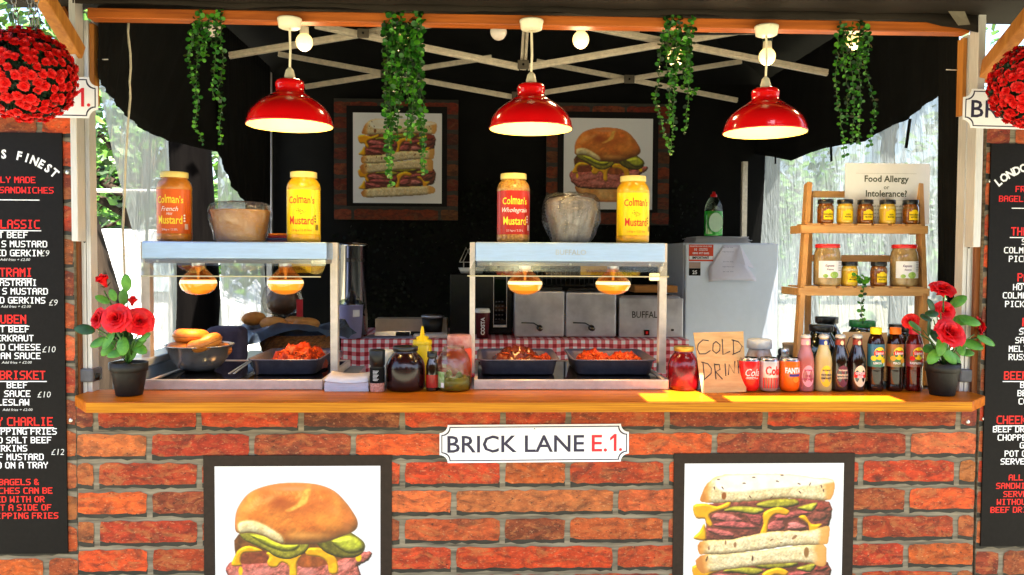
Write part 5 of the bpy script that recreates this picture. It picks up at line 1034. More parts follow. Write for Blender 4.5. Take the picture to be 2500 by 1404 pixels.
t, c, o = turned('sauce_bottle', 'small brown sauce bottle with black cap right of dark jar', 'bottle', 1055, .05, [('bottle', SAU, [(0, 0), (.0195, 0), (.0205, .004), (.0205, .085), (.017, .1), (.0135, .108), (.0135, .114)]), ('label', LR, [(.021, .012), (.021, .055)]), ('cap', BLID, [(.0165, .113), (.017, .114), (.017, .132), (0, .134)])])
GLJ = thin_glass('pickle_glass', (232, 226, 205), .10, .04, .4, 20); BRINE = M('pickle_brine', (150, 158, 34), .12, two=(84, 100, 16), scale=26, coat=.8); GHK = M('gherkin', (120, 140, 30), .35, two=(70, 92, 18), scale=40, bump=.4)
R = 42*K
t, c, o = turned('gherkin_jar', 'open glass jar of green gherkins right of the sauce bottle', 'jar', 1108, .07, [('glass', GLJ, [(0, 0), (R*.92, 0), (R, .008), (R, .085), (R*.95, .105), (R*.78, .125), (R*.62, .136), (R*.6, .146), (R*.62, .148), (R*.57, .148)]), ('brine', BRINE, [(0, .003), (R*.95, .004), (R*.95, .045), (0, .046)])])
for i in range(6):
    a = i*1.05; m = MB(); m.sphere(c+Vector((R*.62*math.cos(a), R*.62*math.sin(a), .028+.006*(i % 3))), .016, 12, 8, sc=(.8, .8, 1.5)); m.build('gherkin', GHK, o['brine'])
m = MB(); m.flat(rect(-R*1.25, .012, -R*.55, .066, 8), cyl_fn(c, R+.0006), 0, True); lb = m.build('label', M('label_green', (98, 150, 60), .5, two=(190, 210, 160), scale=60), t); m = MB(); m.flat(rect(-R*.8, .014, -R*.58, .03, 3), cyl_fn(c, R+.0012)); m.build('barcode', PRINTW, lb)
PINKW = M('red_smeared_white', (230, 190, 180), .5, two=(206, 96, 80), scale=18); ORL = M('label_red_orange', (222, 74, 34), .45, var=.08)
turned('relish_jar', 'relish jar with smeared white lid behind the gherkin jar', 'jar', 1121, .22, [('body', ORL, [(0, 0), (.044, 0), (.045, .01), (.045, .12), (.04, .13)]), ('lid', PINKW, [(.042, .128), (.0435, .13), (.0435, .168), (.04, .173), (0, .173)])])
turned('white_pot', 'small white pot tucked between salt grinder and dark jar', 'pot', 945, .14, [('pot', WHITE, [(0, 0), (.02, 0), (.026, .1), (.027, .125), (.02, .127), (0, .127)])])
# right of the right warmer
BEET = M('beet_red', (140, 12, 16), .2, two=(70, 2, 8), scale=18, coat=.3); GOLD = M('gold_lid', (206, 164, 70), .3, metal=.6)
pickle_jar('red beetroot jar with gold lid left of the cardboard sign', 1669, .08, .0545, .148, BEET, GOLD)
CARD = M('cardboard', (212, 174, 124), .85, two=(194, 152, 102), scale=14, stretch=(1, 1, 5)); MARK = M('marker_ink', (52, 50, 66), .7)
def card(lab, pts, Ys, strokes, th=.004):
    P = [at(x, y, Y) for (x, y), Y in zip(pts, Ys)]; t = thing('cardboard_sign', lab, 'cardboard sign', P[3]); m = MB(); nrm = (P[1]-P[0]).cross(P[3]-P[0]).normalized(); nrm = nrm if nrm.y > 0 else -nrm
    m.add(P+[p+nrm*th for p in P], [(3, 2, 1, 0), (4, 5, 6, 7), (0, 1, 5, 4), (1, 2, 6, 5), (2, 3, 7, 6), (3, 0, 4, 7)]); m.build('card', CARD, t); m = MB()
    for s_ in strokes:
        pp = []
        for (x, y) in s_:
            d = ray(x, y); k = (P[0]-EYE).dot(nrm)/d.dot(nrm); pp.append(EYE+d*k-nrm*.0005)
        m.tube(pp, .0017, 5)
    m.build('handwriting', MARK, t)
card('cardboard sign reading COLD DRINK leaning left of the cans', [(1693, 812), (1815, 809), (1822, 956), (1714, 961)], [.085, .085, .0, .0],
  [[(1730, 832), (1716, 830), (1705, 840), (1702, 852), (1708, 864), (1722, 864), (1734, 856)], [(1748, 834), (1741, 840), (1740, 856), (1748, 863), (1757, 856), (1758, 842), (1748, 834)], [(1763, 828), (1765, 866), (1782, 858)], [(1790, 830), (1791, 864)], [(1786, 830), (1802, 834), (1812, 846), (1806, 858), (1788, 866)],
   [(1716, 884), (1720, 926)], [(1712, 884), (1728, 888), (1737, 900), (1736, 912), (1718, 928)], [(1744, 888), (1748, 926)], [(1744, 890), (1756, 890), (1758, 902), (1747, 908), (1764, 926)], [(1770, 888), (1772, 918)], [(1778, 916), (1780, 890), (1792, 912), (1794, 882)], [(1801, 880), (1803, 912)], [(1814, 878), (1803, 896), (1817, 910)]])
card('plain second cardboard sheet standing behind the tea bottles', [(2058, 810), (2166, 812), (2168, 930), (2062, 930)], [.17, .17, .12, .12], [[(2092, 820), (2074, 824), (2066, 846), (2074, 866), (2084, 872)]])
NUT = M('chocolate_smear', (236, 222, 206), .3, two=(150, 96, 66), scale=14, coat=.6)
turned('white_lid_jar', 'jar with white lid and smeared walls behind the cans', 'jar', 1853, .2, [('jar', NUT, [(0, 0), (.046, 0), (.048, .01), (.048, .09), (.04, .115), (.036, .128)]), ('lid', WHITE, [(.042, .128), (.0435, .13), (.0435, .158), (.04, .162), (0, .162)])])
# cans
CANM = M('can_rim', (200, 200, 205), .25, metal=1)
def can(lab, px_, body, deco, Y=.035, turn=0):
    R = .0345; t, c, o = turned('drink_can', lab, 'can', px_, Y, [('body', body, [(.0262, .004), (.031, .009), (R, .018), (R, .1), (.0337, .105)]), ('neck', CANM, [(.0337, .105), (.032, .109), (.0298, .1125)]), ('rim', CANM, [(0, .002), (.024, .0), (.0262, .004)]), ('top', CANM, [(.0298, .1124), (.0305, .1145), (.0295, .1155), (.028, .1125), (.0, .112)])], 'drink cans on the counter', n=40)
    f = cyl_fn(c, R+.0006, turn)
    for nm, mat, vfs in deco:
        m = MB()
        for vf in vfs: m.flat(vf, f)
        m.build(nm, mat, o['body'])
    m = MB(); m.box((c.x-.005, c.y-.012, c.z+.1128), (c.x+.005, c.y+.01, c.z+.1142)); m.build('pull_tab', CANM, o['top'] if 'top' in o else t)
RED = M('can_red', (214, 14, 22), .25, coat=.6, var=.03); SIL = M('can_silver', (204, 202, 206), .3, metal=.5, coat=.3, var=.08); ORG = M('can_orange', (240, 104, 8), .25, coat=.6, var=.03)
can('red cola can right of the cardboard sign', 1829, RED, [('lettering', PRINTW, [shift(txt('Cola', .026, .0, .8, shear=.35), .002, .056), shift(txt("ORIGINAL TASTE", .0042, .01), .0, .046)]), ('swoosh', PRINTW, [rect(-.02, .051, .012, .0525, 8)])])
can('silver cola can between the red and orange cans', 1876, SIL, [('stripes', BRED, [rect(-.03+.009*i, .015, -.026+.009*i, .05, 1) for i in range(7)]), ('dark_stripes', MATBLK, [rect(-.024+.009*i, .015, -.0225+.009*i, .05, 1) for i in range(7)]), ('lettering', BRED, [shift(txt('Cola', .03, .03, .7), .006, .06)])])
can('orange fizzy drink can right of the silver can', 1927, ORG, [('lettering', PRINTW, [shift(txt('FANTA', .0185, .04, .72), .003, .066)]), ('shadow_band', M('fanta_blue', (40, 40, 140), .4), [rect(-.012, .054, .028, .0625, 6)]), ('fruit', M('fruit_orange', (250, 140, 20), .4), [shift(ell(.012, .01), .012, .044)])])
turned('small_bottle', 'silver capped bottle hidden behind the orange can', 'bottle', 1916, .12, [('bottle', M('bottle_grey_glass', (170, 168, 150), .1, coat=1), [(0, 0), (.02, 0), (.02, .09), (.013, .11), (.012, .124)]), ('cap', CANM, [(.0135, .12), (.014, .134), (.012, .137), (0, .137)])])
# glass bottles
CAPS = M('bottle_cap', (206, 204, 200), .35, metal=.5)
def gbottle(lab, px_, liquid, seal, label, words, wc, Y=.045, band=None):
    k = 1.0; R = .0272
    t, c, o = turned('drink_bottle', lab, 'bottle', px_, Y, [('bottle', liquid, [(0, 0), (.024, 0), (R-.0005, .004), (R, .01), (R, .092), (.0262, .106), (.0215, .126), (.0165, .142), (.0142, .155), (.0136, .17), (.0143, .172), (.0143, .175)]), ('cap', CAPS, [(.0152, .173), (.0165, .175), (.0155, .181), (.0125, .1845), (0, .1855)])], 'glass drink bottles', n=36); t.scale = (1.05,)*3
    m = MB(); m.flat(shift(ell(.0205, .035, 32), 0, .051), cyl_fn(c, R+.0006)); lb = m.build('label', label, t); m = MB()
    for s_, sz, dz in words: m.flat(shift(txt(s_, sz*1.25, .03, .8), 0, .051+dz*1.2), cyl_fn(c, R+.0013))
    m.build('lettering', wc, lb)
    if band: m = MB(); m.flat(rect(-.02, .046, .02, .064, 8), cyl_fn(c, R+.0009)); m.build('band', band, lb)
    m = MB(); m.lathe([(.0152, .147), (.0147, .155), (.0142, .169)], c, 24); ns = m.build('neck_label', seal, t); m = MB(); m.flat(shift(ell(.0055, .0075, 16), 0, .158), cyl_fn(c, .0156)); m.build('neck_emblem', M('emblem_cream', (236, 220, 180), .5), ns)
PINKL = M('rose_lemonade', (226, 140, 140), .08, coat=1, trans=.45, ior=1.1, var=.06); LEM = M('cloudy_lemonade', (222, 208, 140), .1, coat=1, trans=.25, ior=1.1, var=.05); COLA = M('dark_soda', (34, 14, 10), .06, coat=1, var=.2)
CRM = M('label_cream', (240, 228, 196), .5, var=.03); PKL = M('label_pink', (238, 170, 186), .5, var=.03); YLL = M('label_lemon', (242, 214, 50), .5, var=.04); PRL = M('label_purple', (110, 52, 70), .5, var=.06)
gbottle('pink rose lemonade bottle, first of the glass bottles', 1966, PINKL, PKL, PKL, (('FENTIMANS', .004, .014), ('ROSE', .0058, -.002), ('LEMONADE', .0055, -.011)), M('ink_magenta', (170, 40, 90), .5))
gbottle('pale cloudy lemonade bottle with yellow label', 2010, LEM, M('label_blue', (40, 70, 150), .5), YLL, (('FENTIMANS', .004, .014), ('VICTORIAN', .005, .001), ('LEMONADE', .005, -.008)), INK, band=None)
gbottle('dark bottle with purple label left of the ginger beer', 2050, COLA, M('label_brick', (150, 60, 44), .5), PRL, (('FENTIMANS', .004, .014), ('DANDELION', .0048, .001), ('& BURDOCK', .0048, -.007)), CRM)
gbottle('dark ginger beer bottle with cream and red label', 2092, COLA, M('label_brick', (150, 60, 44), .5), CRM, (('GINGER', .0066, .0045), ('BEER', .0066, -.0045)), PRINTW, band=BRED)
TEA = M('iced_tea', (58, 18, 8), .08, coat=1, trans=.3, ior=1.15, two=(30, 8, 4), scale=20)
def tea(lab, px_, cap, wrap, fruit, word, red=None):
    k = 1.0; pr = [(0, 0), (.023, 0), (.0262, .004), (.0268, .016)]
    for i in range(6): pr += [(.0262, .02+.009*i), (.0248, .0245+.009*i)]
    pr += [(.0262, .076), (.0268, .082), (.0268, .152), (.026, .16), (.021, .178), (.016, .188), (.0145, .192)]
    t, c, o = turned('iced_tea_bottle', lab, 'bottle', px_, .045, [('bottle', red or TEA, pr), ('cap', cap, [(.0175, .188), (.018, .189), (.018, .208), (.0165, .21), (0, .21)])], 'iced tea bottles', n=36); t.scale = (1.04,)*3
    R = .0275; f = cyl_fn(c, R); m = MB(); m.flat(rect(-.043, .082, .043, .156, 36), f, 0, True); lb = m.build('label', wrap, t); m = MB(); m.flat(shift(ell(.019, .021, 28), .001, .126), cyl_fn(c, R+.0005)); m.build('yellow_disc', LY, lb)
    m = MB(); q = rect(-.0185, .1195, .0185, .1315, 8); m.flat(shift(([(x, y+.0035*(1-(x/.0185)**2)) for x, y in q[0]], q[1]), .001, 0), cyl_fn(c, R+.001)); bn = m.build('red_banner', BRED, lb); m = MB(); m.flat(shift(txt('Lipton', .0092, .025, .9), .001, .1235), cyl_fn(c, R+.0016)); m.build('lettering', PRINTW, bn)
    m = MB(); m.flat(shift(txt(word, .0068, .03, .85), -.006, .091), cyl_fn(c, R+.0008)); m.build('flavour_lettering', PRINTW, lb)
    m = MB(); m.flat(shift(ell(.012, .009, 18), .018, .101), cyl_fn(c, R+.0006)); m.flat(shift(ell(.009, .008, 18), -.019, .11), cyl_fn(c, R+.0007)); m.build('fruit_print', fruit, lb)
    m = MB(); m.flat(shift(ell(.006, .006, 14), .019, .0895), cyl_fn(c, R+.001)); m.build('round_badge', M('badge_pale', (206, 226, 216), .5), lb)
tea('lemon iced tea bottle with yellow cap and blue label', 2137, M('cap_yellow', (248, 226, 20), .4, var=.03), M('wrap_blue', (36, 84, 160), .35, coat=.4, two=(50, 130, 90), scale=14), LY, 'LEMON')
tea('peach iced tea bottle with orange cap', 2184, M('cap_orange', (240, 120, 14), .4, var=.03), M('wrap_orange', (224, 84, 24), .35, coat=.4, two=(60, 120, 60), scale=12), M('peach_print', (250, 170, 50), .5), 'PEACH')
tea('raspberry iced tea bottle with crimson cap', 2231, M('cap_crimson', (206, 20, 60), .4, var=.03), M('wrap_pink', (214, 30, 90), .35, coat=.4, two=(110, 90, 40), scale=12), BRED, 'RASPBERRY', M('raspberry_tea', (110, 16, 10), .08, coat=1, trans=.3, ior=1.15))
# big jars behind the bottles
OLV = M('dark_olive_jar', (22, 26, 10), .06, coat=1, two=(8, 10, 5), scale=16); OLV2 = M('green_pickle_jar', (52, 62, 20), .06, coat=1, two=(16, 22, 8), scale=14)
GRLID = M('green_lid', (30, 120, 56), .35, coat=.4)
for lab, x, Y, R, H, body, lid in (('big dark pickle jar with black lid behind the lemonade bottles', 2003, .2, .062, .214, OLV, BLID), ('second black lidded jar half hidden behind the big dark jar', 2016, .36, .062, .232, OLV, BLID), ('big pickle jar with green lid below the trailing stem', 2103, .24, .068, .228, OLV2, GRLID), ('dark jar with black lid behind the raspberry tea', 2196, .22, .06, .215, OLV, BLID)):
    t, c, o = pickle_jar(lab, x, Y, R, H, body, lid, .66)
    if x == 2003:
        m = MB()
        for i, s_ in enumerate(('738202', 'PICKLED', 'WHOLE GHERKINS', 'IN BRINE')): m.flat(shift(txt(s_, .008-.001*min(i, 3), .02, .8), .012, .088-.014*i), cyl_fn(c, .0626))
        m.build('lettering', CHALK, t)
turned('paper_cup', 'plain beige paper cup left of the wooden shelf', 'cup', 1931, .44, [('cup', M('beige_paper', (206, 166, 128), .7), [(0, 0), (.024, 0), (.034, .118), (.0355, .12), (.034, .122), (.03, .12), (0, .1)])])
m = MB(); p = at(1922, 880, .36); m.box((p.x-.03, .34, ZC+.001), (p.x+.025, .4, ZC+.085)); m.box((p.x-.03, .36, ZC+.08), (p.x-.01, .39, ZC+.11)); tag(m.build('card_reader', PLBLK, bevel=.012, loc=(p.x, .37, ZC)), 'black device behind the white lid jar near the shelf', 'card reader')
# ================================================================== WOODEN LADDER SHELF
SHW = wood('shelf_pine', (216, 164, 100), (188, 128, 68), (9, 9, 1.0), .55, scale=5); SHB = wood('shelf_board', (222, 172, 108), (192, 134, 74), (1.0, 9, 9), .55, scale=5)
def quadbar(m, a, b, wd, dp): m.bar(a, b, wd, dp, 0, up=(0, 1, 0))
Y1, Y2 = .28, .22
sh = thing('ladder_shelf', 'light wooden ladder shelf holding mustard and cabbage jars', 'shelf', on(2110, 960, ZC))
sh.location = (at(2110, 700, .3).x, .28, ZC)
for (xt, yt, xb_, yb_) in (((1973), 448, 1942, 900), ((2243), 450, 2262, 900)):
    p = at(xt, yt, .36); q = at(xb_, yb_, .14); q.z = ZC; q.y = .14; m = MB(); quadbar(m, p, q, .019, .034); m.build('front_rail', SHW, sh, bevel=.002)
for xb_ in (1978, 2248):
    p = at(xb_, 470, .40); m = MB(); m.box((p.x-.009, .39, ZC), (p.x+.009, .412, p.z)); m.build('rear_leg', SHW, sh, bevel=.002)
def board(nm, x0, x1, y0, y1, Y, th=.014):
    p, q = at(x0, y0, Y), at(x1, y1, Y); m = MB(); m.box((p.x, Y, q.z), (q.x, Y+th, p.z)); m.build(nm, SHB, sh, bevel=.0015); return p, q
board('cross_bar', 1985, 2240, 466, 484, .374); board('cross_bar', 1985, 2245, 622, 640, .374)
tiers = []
for (Y, yt, yb_, x0, x1) in ((Y1, 549, 571, 1957, 2266), (Y2, 703, 723, 1950, 2270)):
    p, q = board('front_bar', x0, x1, yt, yb_, Y); zt_ = p.z; tiers.append(zt_+.0065)
    for i in range(2):
        m = MB(); xx = p.x if i == 0 else q.x-.014; m.box((xx, Y+.0145, q.z), (xx+.014, .389, p.z-.001)); m.build('side_bar', SHW, sh, bevel=.001)
    n = 7; W = q.x-p.x-.03
    for i in range(n): xx = p.x+.015+W*i/n; m = MB(); m.box((xx+.004, Y-.002, zt_+.0002), (xx+W/n-.009, .372, zt_+.006)); m.build('slat', SHB, sh, bevel=.001)
def small_jar(lab, px_, Y, z, body, word, top):
    t, c, o = turned('small_mustard_jar', lab, 'jar', px_, Y, [('jar', body, [(0, 0), (.026, 0), (.029, .004), (.0295, .01), (.0295, .056), (.0275, .066), (.0245, .071), (.0245, .076)]), ('lid', BLID, [(.0275, .0735), (.0282, .075), (.0282, .0885), (.027, .09), (0, .09)])], 'small mustard jars on the shelf', z=z, n=28)
    m = MB(); m.lathe([(.0297, .056), (.0285, .064)], c, 28); m.build('clear_band', top, o['jar'])
    m = MB(); q = rect(-.019, .014, .019, .046, 10); m.flat(q, cyl_fn(c, .0301)); m.flat(shift(ell(.012, .008, 16), 0, .045), cyl_fn(c, .0303)); lb = m.build('label', LY, t); m = MB(); m.flat(shift(txt(word, .0055, .03, .75), 0, .031), cyl_fn(c, .0308)); m.flat(shift(txt('MUSTARD', .0055, .03, .75), 0, .022), cyl_fn(c, .0308)); m.build('lettering', M('label_ink_green', (60, 60, 24), .6), lb)
DIJ = M('dijon_pale', (236, 196, 70), .2, coat=.8, two=(222, 170, 44), scale=20); WHG = M('grain_mustard', (166, 96, 26), .2, coat=.8, two=(100, 48, 12), scale=110)
TPD = M('jar_top_pale', (228, 206, 120), .1, coat=1); TPW = M('jar_top_brown', (96, 66, 34), .1, coat=1, two=(150, 110, 60), scale=60)
for x, k, lab in ((2008, 1, 'brown wholegrain mustard jar at the left end of the top shelf'), (2055, 0, 'pale mustard jar second from left on the top shelf'), (2104, 1, 'brown mustard jar in the middle of the top shelf'), (2158, 0, 'pale mustard jar second from right on the top shelf'), (2214, 1, 'brown mustard jar at the right end of the top shelf')):
    small_jar(lab, x, Y1+.035, tiers[0], WHG if k else DIJ, 'WHOLEGRAIN' if k else 'DIJON', TPW if k else TPD)
small_jar('pale mustard jar on the middle shelf right of left cabbage jar', 2069, Y2+.04, tiers[1], DIJ, 'DIJON', TPD); small_jar('brown mustard jar on the middle shelf left of right cabbage jar', 2140, Y2+.04, tiers[1], WHG, 'WHOLEGRAIN', TPW)
KRT = M('sauerkraut', (178, 150, 100), .2, two=(140, 110, 66), scale=40, coat=.8); RLID = M('red_lid', (214, 20, 24), .35, coat=.5); CABB = M('cabbage_print', (120, 170, 60), .5, two=(180, 206, 110), scale=60)
for x, lab in ((2015, 'tall sauerkraut jar with red lid at left of the middle shelf'), (2201, 'tall sauerkraut jar with red lid at right of the middle shelf')):
    t, c, o = turned('sauerkraut_jar', lab, 'jar', x, Y2+.045, [('jar', KRT, [(0, 0), (.044, 0), (.0475, .006), (.0485, .014), (.0485, .105), (.046, .122), (.041, .136), (.041, .141)]), ('lid', RLID, [(.0425, .1395), (.0438, .141), (.0438, .152), (.042, .154), (0, .154)])], 'sauerkraut jars', z=tiers[1], n=36)
    f = cyl_fn(c, .0491); m = MB(); m.flat(rect(-.052, .03, .046, .092, 24), f, 0, True); lb = m.build('label', PRINTW, t); m = MB(); m.flat(shift(txt('Kapusta', .009, .02, .8, shear=.3), -.012, .071), cyl_fn(c, .0497)); m.flat(shift(txt('Kiszona', .007, .02, .8, shear=.3), -.01, .058), cyl_fn(c, .0497)); m.build('lettering', M('ink_purple', (96, 60, 110), .6), lb)
    m = MB(); m.flat(shift(ell(.016, .012, 20), .006, .041), cyl_fn(c, .0497)); m.flat(shift(ell(.009, .007, 16), -.026, .037), cyl_fn(c, .0499)); m.build('cabbage_picture', CABB, lb)
    m = MB()
    for i in range(6): m.flat(rect(.022, .086-.006*i, .042, .088-.006*i, 3), cyl_fn(c, .0497))
    m.build('fine_print', M('fine_print_grey', (150, 150, 160), .7), lb)
rnd = random.Random(8); tp = thing('trailing_plant', 'thin trailing green stem hanging from the middle shelf', 'plant', at(2098, 672, Y2-.012))
strand(tp, [(2092, 672), (2106, 690), (2108, 720), (2100, 750), (2106, 790)], Y2-.014, rnd, leaf=.018); strand(tp, [(2106, 690), (2116, 684), (2110, 676)], Y2-.014, rnd, leaf=.02)
# allergy notice
p, q = at(2064, 398, .345), at(2267, 545, .345); t = thing('allergy_notice', 'white laminated food allergy notice standing behind the top shelf jars', 'notice', ((p.x+q.x)/2, .345, q.z)); m = MB(); m.box((p.x, .343, q.z-.005), (q.x, .346, p.z)); m.build('sheet', M('notice_white', (248, 247, 250), .5, var=.02), t)
f = plane_fn((0, .3425, 0)); m = MB(); mx = at(2165, 430, .3425); s_ = (CD+.3425)/FPX
for w_, y, h_ in (('Food Allergy', 444, 16), ('Intolerance?', 480, 16)): m.flat(shift(txt(w_, h_*s_, .022, .98), mx.x, at(2165, y, .3425).z), f)
m.flat(shift(txt('or', 11*s_, 0), mx.x, at(2165, 462, .3425).z), f)
for i in range(4): m.flat(shift(txt('Please ask our staff about the ingredients', 4.4*s_, 0, .95), mx.x, at(2165, 505+9*i, .3425).z), f)
m.build('lettering', M('notice_ink', (70, 74, 60), .6), t); m = MB()
for y in (424, 489):
    for i in range(52): m.flat(shift(rect(0, 0, .0028, .0012), mx.x-.118+i*.0045, at(2165, y, .3425).z), f)
m.build('dotted_line', M('notice_grey', (150, 150, 150), .6), t)
# ================================================================== FRIDGE
FY = 1.9; FRW = M('fridge_white', (222, 232, 250), .35, coat=.2, var=.02)
p, q = at(1674, 592, FY), at(1902, 592, FY); zt_ = p.z; fr = thing('fridge', 'tall white fridge with stickers and a taped note', 'fridge', ((p.x+q.x)/2, FY+.25, 0)); m = MB(); m.box((p.x, FY+.05, .02), (q.x, FY+.55, zt_)); m.build('cabinet', FRW, fr, bevel=.006)
m = MB(); m.box((p.x+.001, FY, .06), (q.x-.001, FY+.045, zt_-.004)); dr = m.build('door', FRW, fr, bevel=.01, seg=3); m = MB(); m.box((p.x+.01, FY+.045, .07), (q.x-.01, FY+.051, zt_-.02)); m.build('door_seal', M('seal_grey', (130, 132, 136), .7), fr)
kf = (CD+FY)/FPX; f = plane_fn((0, FY-.0012, 0)); f2 = plane_fn((0, FY-.0024, 0))
def prect(x0, y0, x1, y1, Y): a, b = at(x0, y0, Y), at(x1, y1, Y); return rect(a.x, b.z, b.x, a.z)
m = MB(); m.flat(prect(1682, 597, 1741, 638, FY), f); st = m.build('orange_sticker', M('sticker_orange', (216, 66, 30), .5, var=.04), dr); m = MB(); cxs = at(1711, 600, FY).x
m.flat(prect(1683, 625, 1740, 634, FY), plane_fn((0, FY-.0018, 0)))
for s_, y, h_, l_ in (('REGISTER FOR YOUR FREE', 603, 3.4, 0), ('10', 612, 6, -13), ('YEAR PARTS', 608.5, 2.8, 6), ('GUARANTEE', 612, 2.8, 6), ('0800 497 0682', 620.5, 5, 0)): m.flat(shift(txt(s_, h_*kf, .02), cxs+l_*kf, at(1711, y, FY).z), f2)
m.build('white_lettering', PRINTW, st); m = MB(); m.flat(shift(txt('IMPORTANT', 6*kf, .03, .9), cxs, at(1711, 632, FY).z), plane_fn((0, FY-.003, 0))); m.build('black_lettering', MATBLK, st)
m = MB(); m.flat(prect(1682, 640, 1710, 655, FY), f); m.build('grey_sticker', M('sticker_tan', (176, 150, 140), .5), dr); m = MB(); m.flat(prect(1682, 655, 1710, 673, FY), f); s2 = m.build('black_sticker', MATBLK, dr); m = MB(); m.flat(shift(txt('25', 9*kf, .02), at(1696, 660, FY).x, at(1696, 669, FY).z), f2); m.build('lettering', PRINTW, s2)
nt_ = thing('paper_note', 'curled white paper note taped to the fridge door', 'note', at(1785, 688, FY-.004)); m = MB(); vs = []; fs = []; n = 10
A = [(1768, 598), (1806, 598)]; 
for j in range(n+1):
    for i in range(n+1):
        u, v = i/n, j/n; x = (1768+(1730-1768)*min(1, v*1.6))*(1-u)+(1806+(1847-1806)*min(1, max(0, v-.3)*1.6))*u; y = 598+v*90-4*math.sin(u*3.1)*v; vs.append(at(x, y, FY-.005-.028*v*v*(.4+u*.6)-.012*math.sin(u*5)*v))
for j in range(n):
    for i in range(n): k = j*(n+1)+i; fs.append((k, k+n+1, k+n+2, k+1))
m.add(vs, fs, 0, True); m.build('sheet', M('note_paper', (224, 222, 240), .8, var=.03), nt_, solid=.0006); m = MB(); m.add([at(1806, 598, FY-.006), at(1842, 656, FY-.06), at(1820, 648, FY-.075), at(1797, 640, FY-.055)], [(0, 1, 2, 3)]); m.build('folded_corner', M('note_paper', (224, 222, 240)), nt_, solid=.0006)
m = MB()
for i, y in enumerate((606, 616, 640, 652, 664)): m.flat(shift(txt('fridge temp am pm' if i % 2 else 'date  time  check', 3*kf, 0, .9), at(1772, y, FY).x, at(1772, y, FY).z), plane_fn((0, FY-.045, 0)))
m.build('faint_writing', M('faint_ink', (120, 120, 160), .7), nt_)
pp = thing('paper_stack', 'untidy stack of papers lying on top of the fridge', 'papers', (at(1760, 590, FY+.1).x, FY+.2, zt_)); rnd = random.Random(5); a, b = at(1690, 585, FY+.1).x, at(1826, 585, FY+.1).x; m = MB()
for i in range(9): o_ = rnd.uniform(-.012, .012); m.box((a+o_+.002*i, FY+.06+o_, zt_+.001+.0042*i), (b+o_*1.5-.01*(i % 3), FY+.34, zt_+.001+.0042*i+.0036))
m.build('papers', M('papers_grey', (206, 206, 216), .8, two=(150, 150, 160), scale=200, stretch=(.05, .05, 8)), pp)
GRN = M('green_liquid', (30, 180, 44), .08, coat=1, two=(14, 140, 30), scale=12); CLR = thin_glass('bottle_clear', (206, 220, 206), .1)
c = at(1741, 588, FY+.03); kb = (CD+FY+.03)/FPX; Hh = 108*kb; Rr = 23*kb; zb_ = zt_+.04; t = thing('washing_up_bottle', 'green washing up liquid bottle with red cap on the fridge', 'bottle', (c.x, c.y, zb_)); c.z = zb_
m = MB(); m.lathe([(0, 0), (Rr*.95, 0), (Rr, .01), (Rr, Hh*.48), (Rr*.98, Hh*.56)], c, 32, sy=.62); m.build('liquid', GRN, t); m = MB(); m.lathe([(Rr*.98, Hh*.56), (Rr*.9, Hh*.68), (Rr*.68, Hh*.8), (Rr*.4, Hh*.87), (Rr*.3, Hh*.9)], c, 32, sy=.62); m.build('clear_shoulder', CLR, t)
m = MB(); m.lathe([(Rr*.34, Hh*.88), (Rr*.34, Hh*.93), (Rr*.2, Hh*.95), (Rr*.16, Hh), (0, Hh)], c, 20); m.build('cap', RLID, t)
m = MB(); vf = ell(Rr*.75, Hh*.22, 24); m.flat(shift(vf, c.x+.004, zb_+Hh*.3), plane_fn((0, c.y-Rr*.66, 0))); m.build('label', M('label_mint', (190, 224, 196), .5, var=.05), t)
# ================================================================== BACK TABLE
BY = 1.5; x0, x1 = at(833, 828, BY).x, at(1682, 824, BY).x; zt_ = at(1250, 829, BY).z; BZ = zt_
def gingham():
    m = bpy.data.materials.new('gingham'); m.use_nodes = True; n = N(m); p = m.node_tree.nodes['Principled BSDF']; tc = n.new('ShaderNodeTexCoord'); sp = n.new('ShaderNodeSeparateXYZ'); n.link(tc.outputs['Object'], sp.inputs[0])
    def band(sock):
        a = n.new('ShaderNodeMath', operation='MULTIPLY', i_1=1/.0425); n.link(sock, a.inputs[0]); b_ = n.new('ShaderNodeMath', operation='FRACT'); n.link(a.outputs[0], b_.inputs[0]); c_ = n.new('ShaderNodeMath', operation='GREATER_THAN', i_1=.5); n.link(b_.outputs[0], c_.inputs[0]); return c_.outputs[0]
    ad = n.new('ShaderNodeMath', operation='ADD'); n.link(sp.outputs[1], ad.inputs[0]); n.link(sp.outputs[2], ad.inputs[1]); s_ = n.new('ShaderNodeMath', operation='ADD'); n.link(band(sp.outputs[0]), s_.inputs[0]); n.link(band(ad.outputs[0]), s_.inputs[1])
    h_ = n.new('ShaderNodeMath', operation='MULTIPLY', i_1=.5); n.link(s_.outputs[0], h_.inputs[0]); rp = n.new('ShaderNodeValToRGB'); rp.color_ramp.interpolation = 'CONSTANT'; e = rp.color_ramp.elements; e[0].position = 0; e[0].color = S(250, 244, 248); e[1].position = .75; e[1].color = S(176, 20, 34); k = e.new(.25); k.color = S(232, 126, 136)
    n.link(h_.outputs[0], rp.inputs[0]); n.link(rp.outputs[0], p.inputs['Base Color']); p.inputs['Roughness'].default_value = .6; return m
tb = thing('back_table', 'long table under a red and white gingham cloth inside the stall', 'table', ((x0+x1)/2, BY+.3, 0)); m = MB(); m.box((x0+.02, BY+.02, zt_-.03), (x1-.02, BY+.68, zt_-.004)); m.build('table_top', M('table_grey', (120, 118, 116), .6), tb)
for xx in (x0+.06, x1-.06):
    for yy in (BY+.08, BY+.62): m = MB(); m.box((xx-.02, yy-.02, 0), (xx+.02, yy+.02, zt_-.03)); m.build('leg', ALU, tb)
m = MB(); vs = []; fs = []; nx = 70
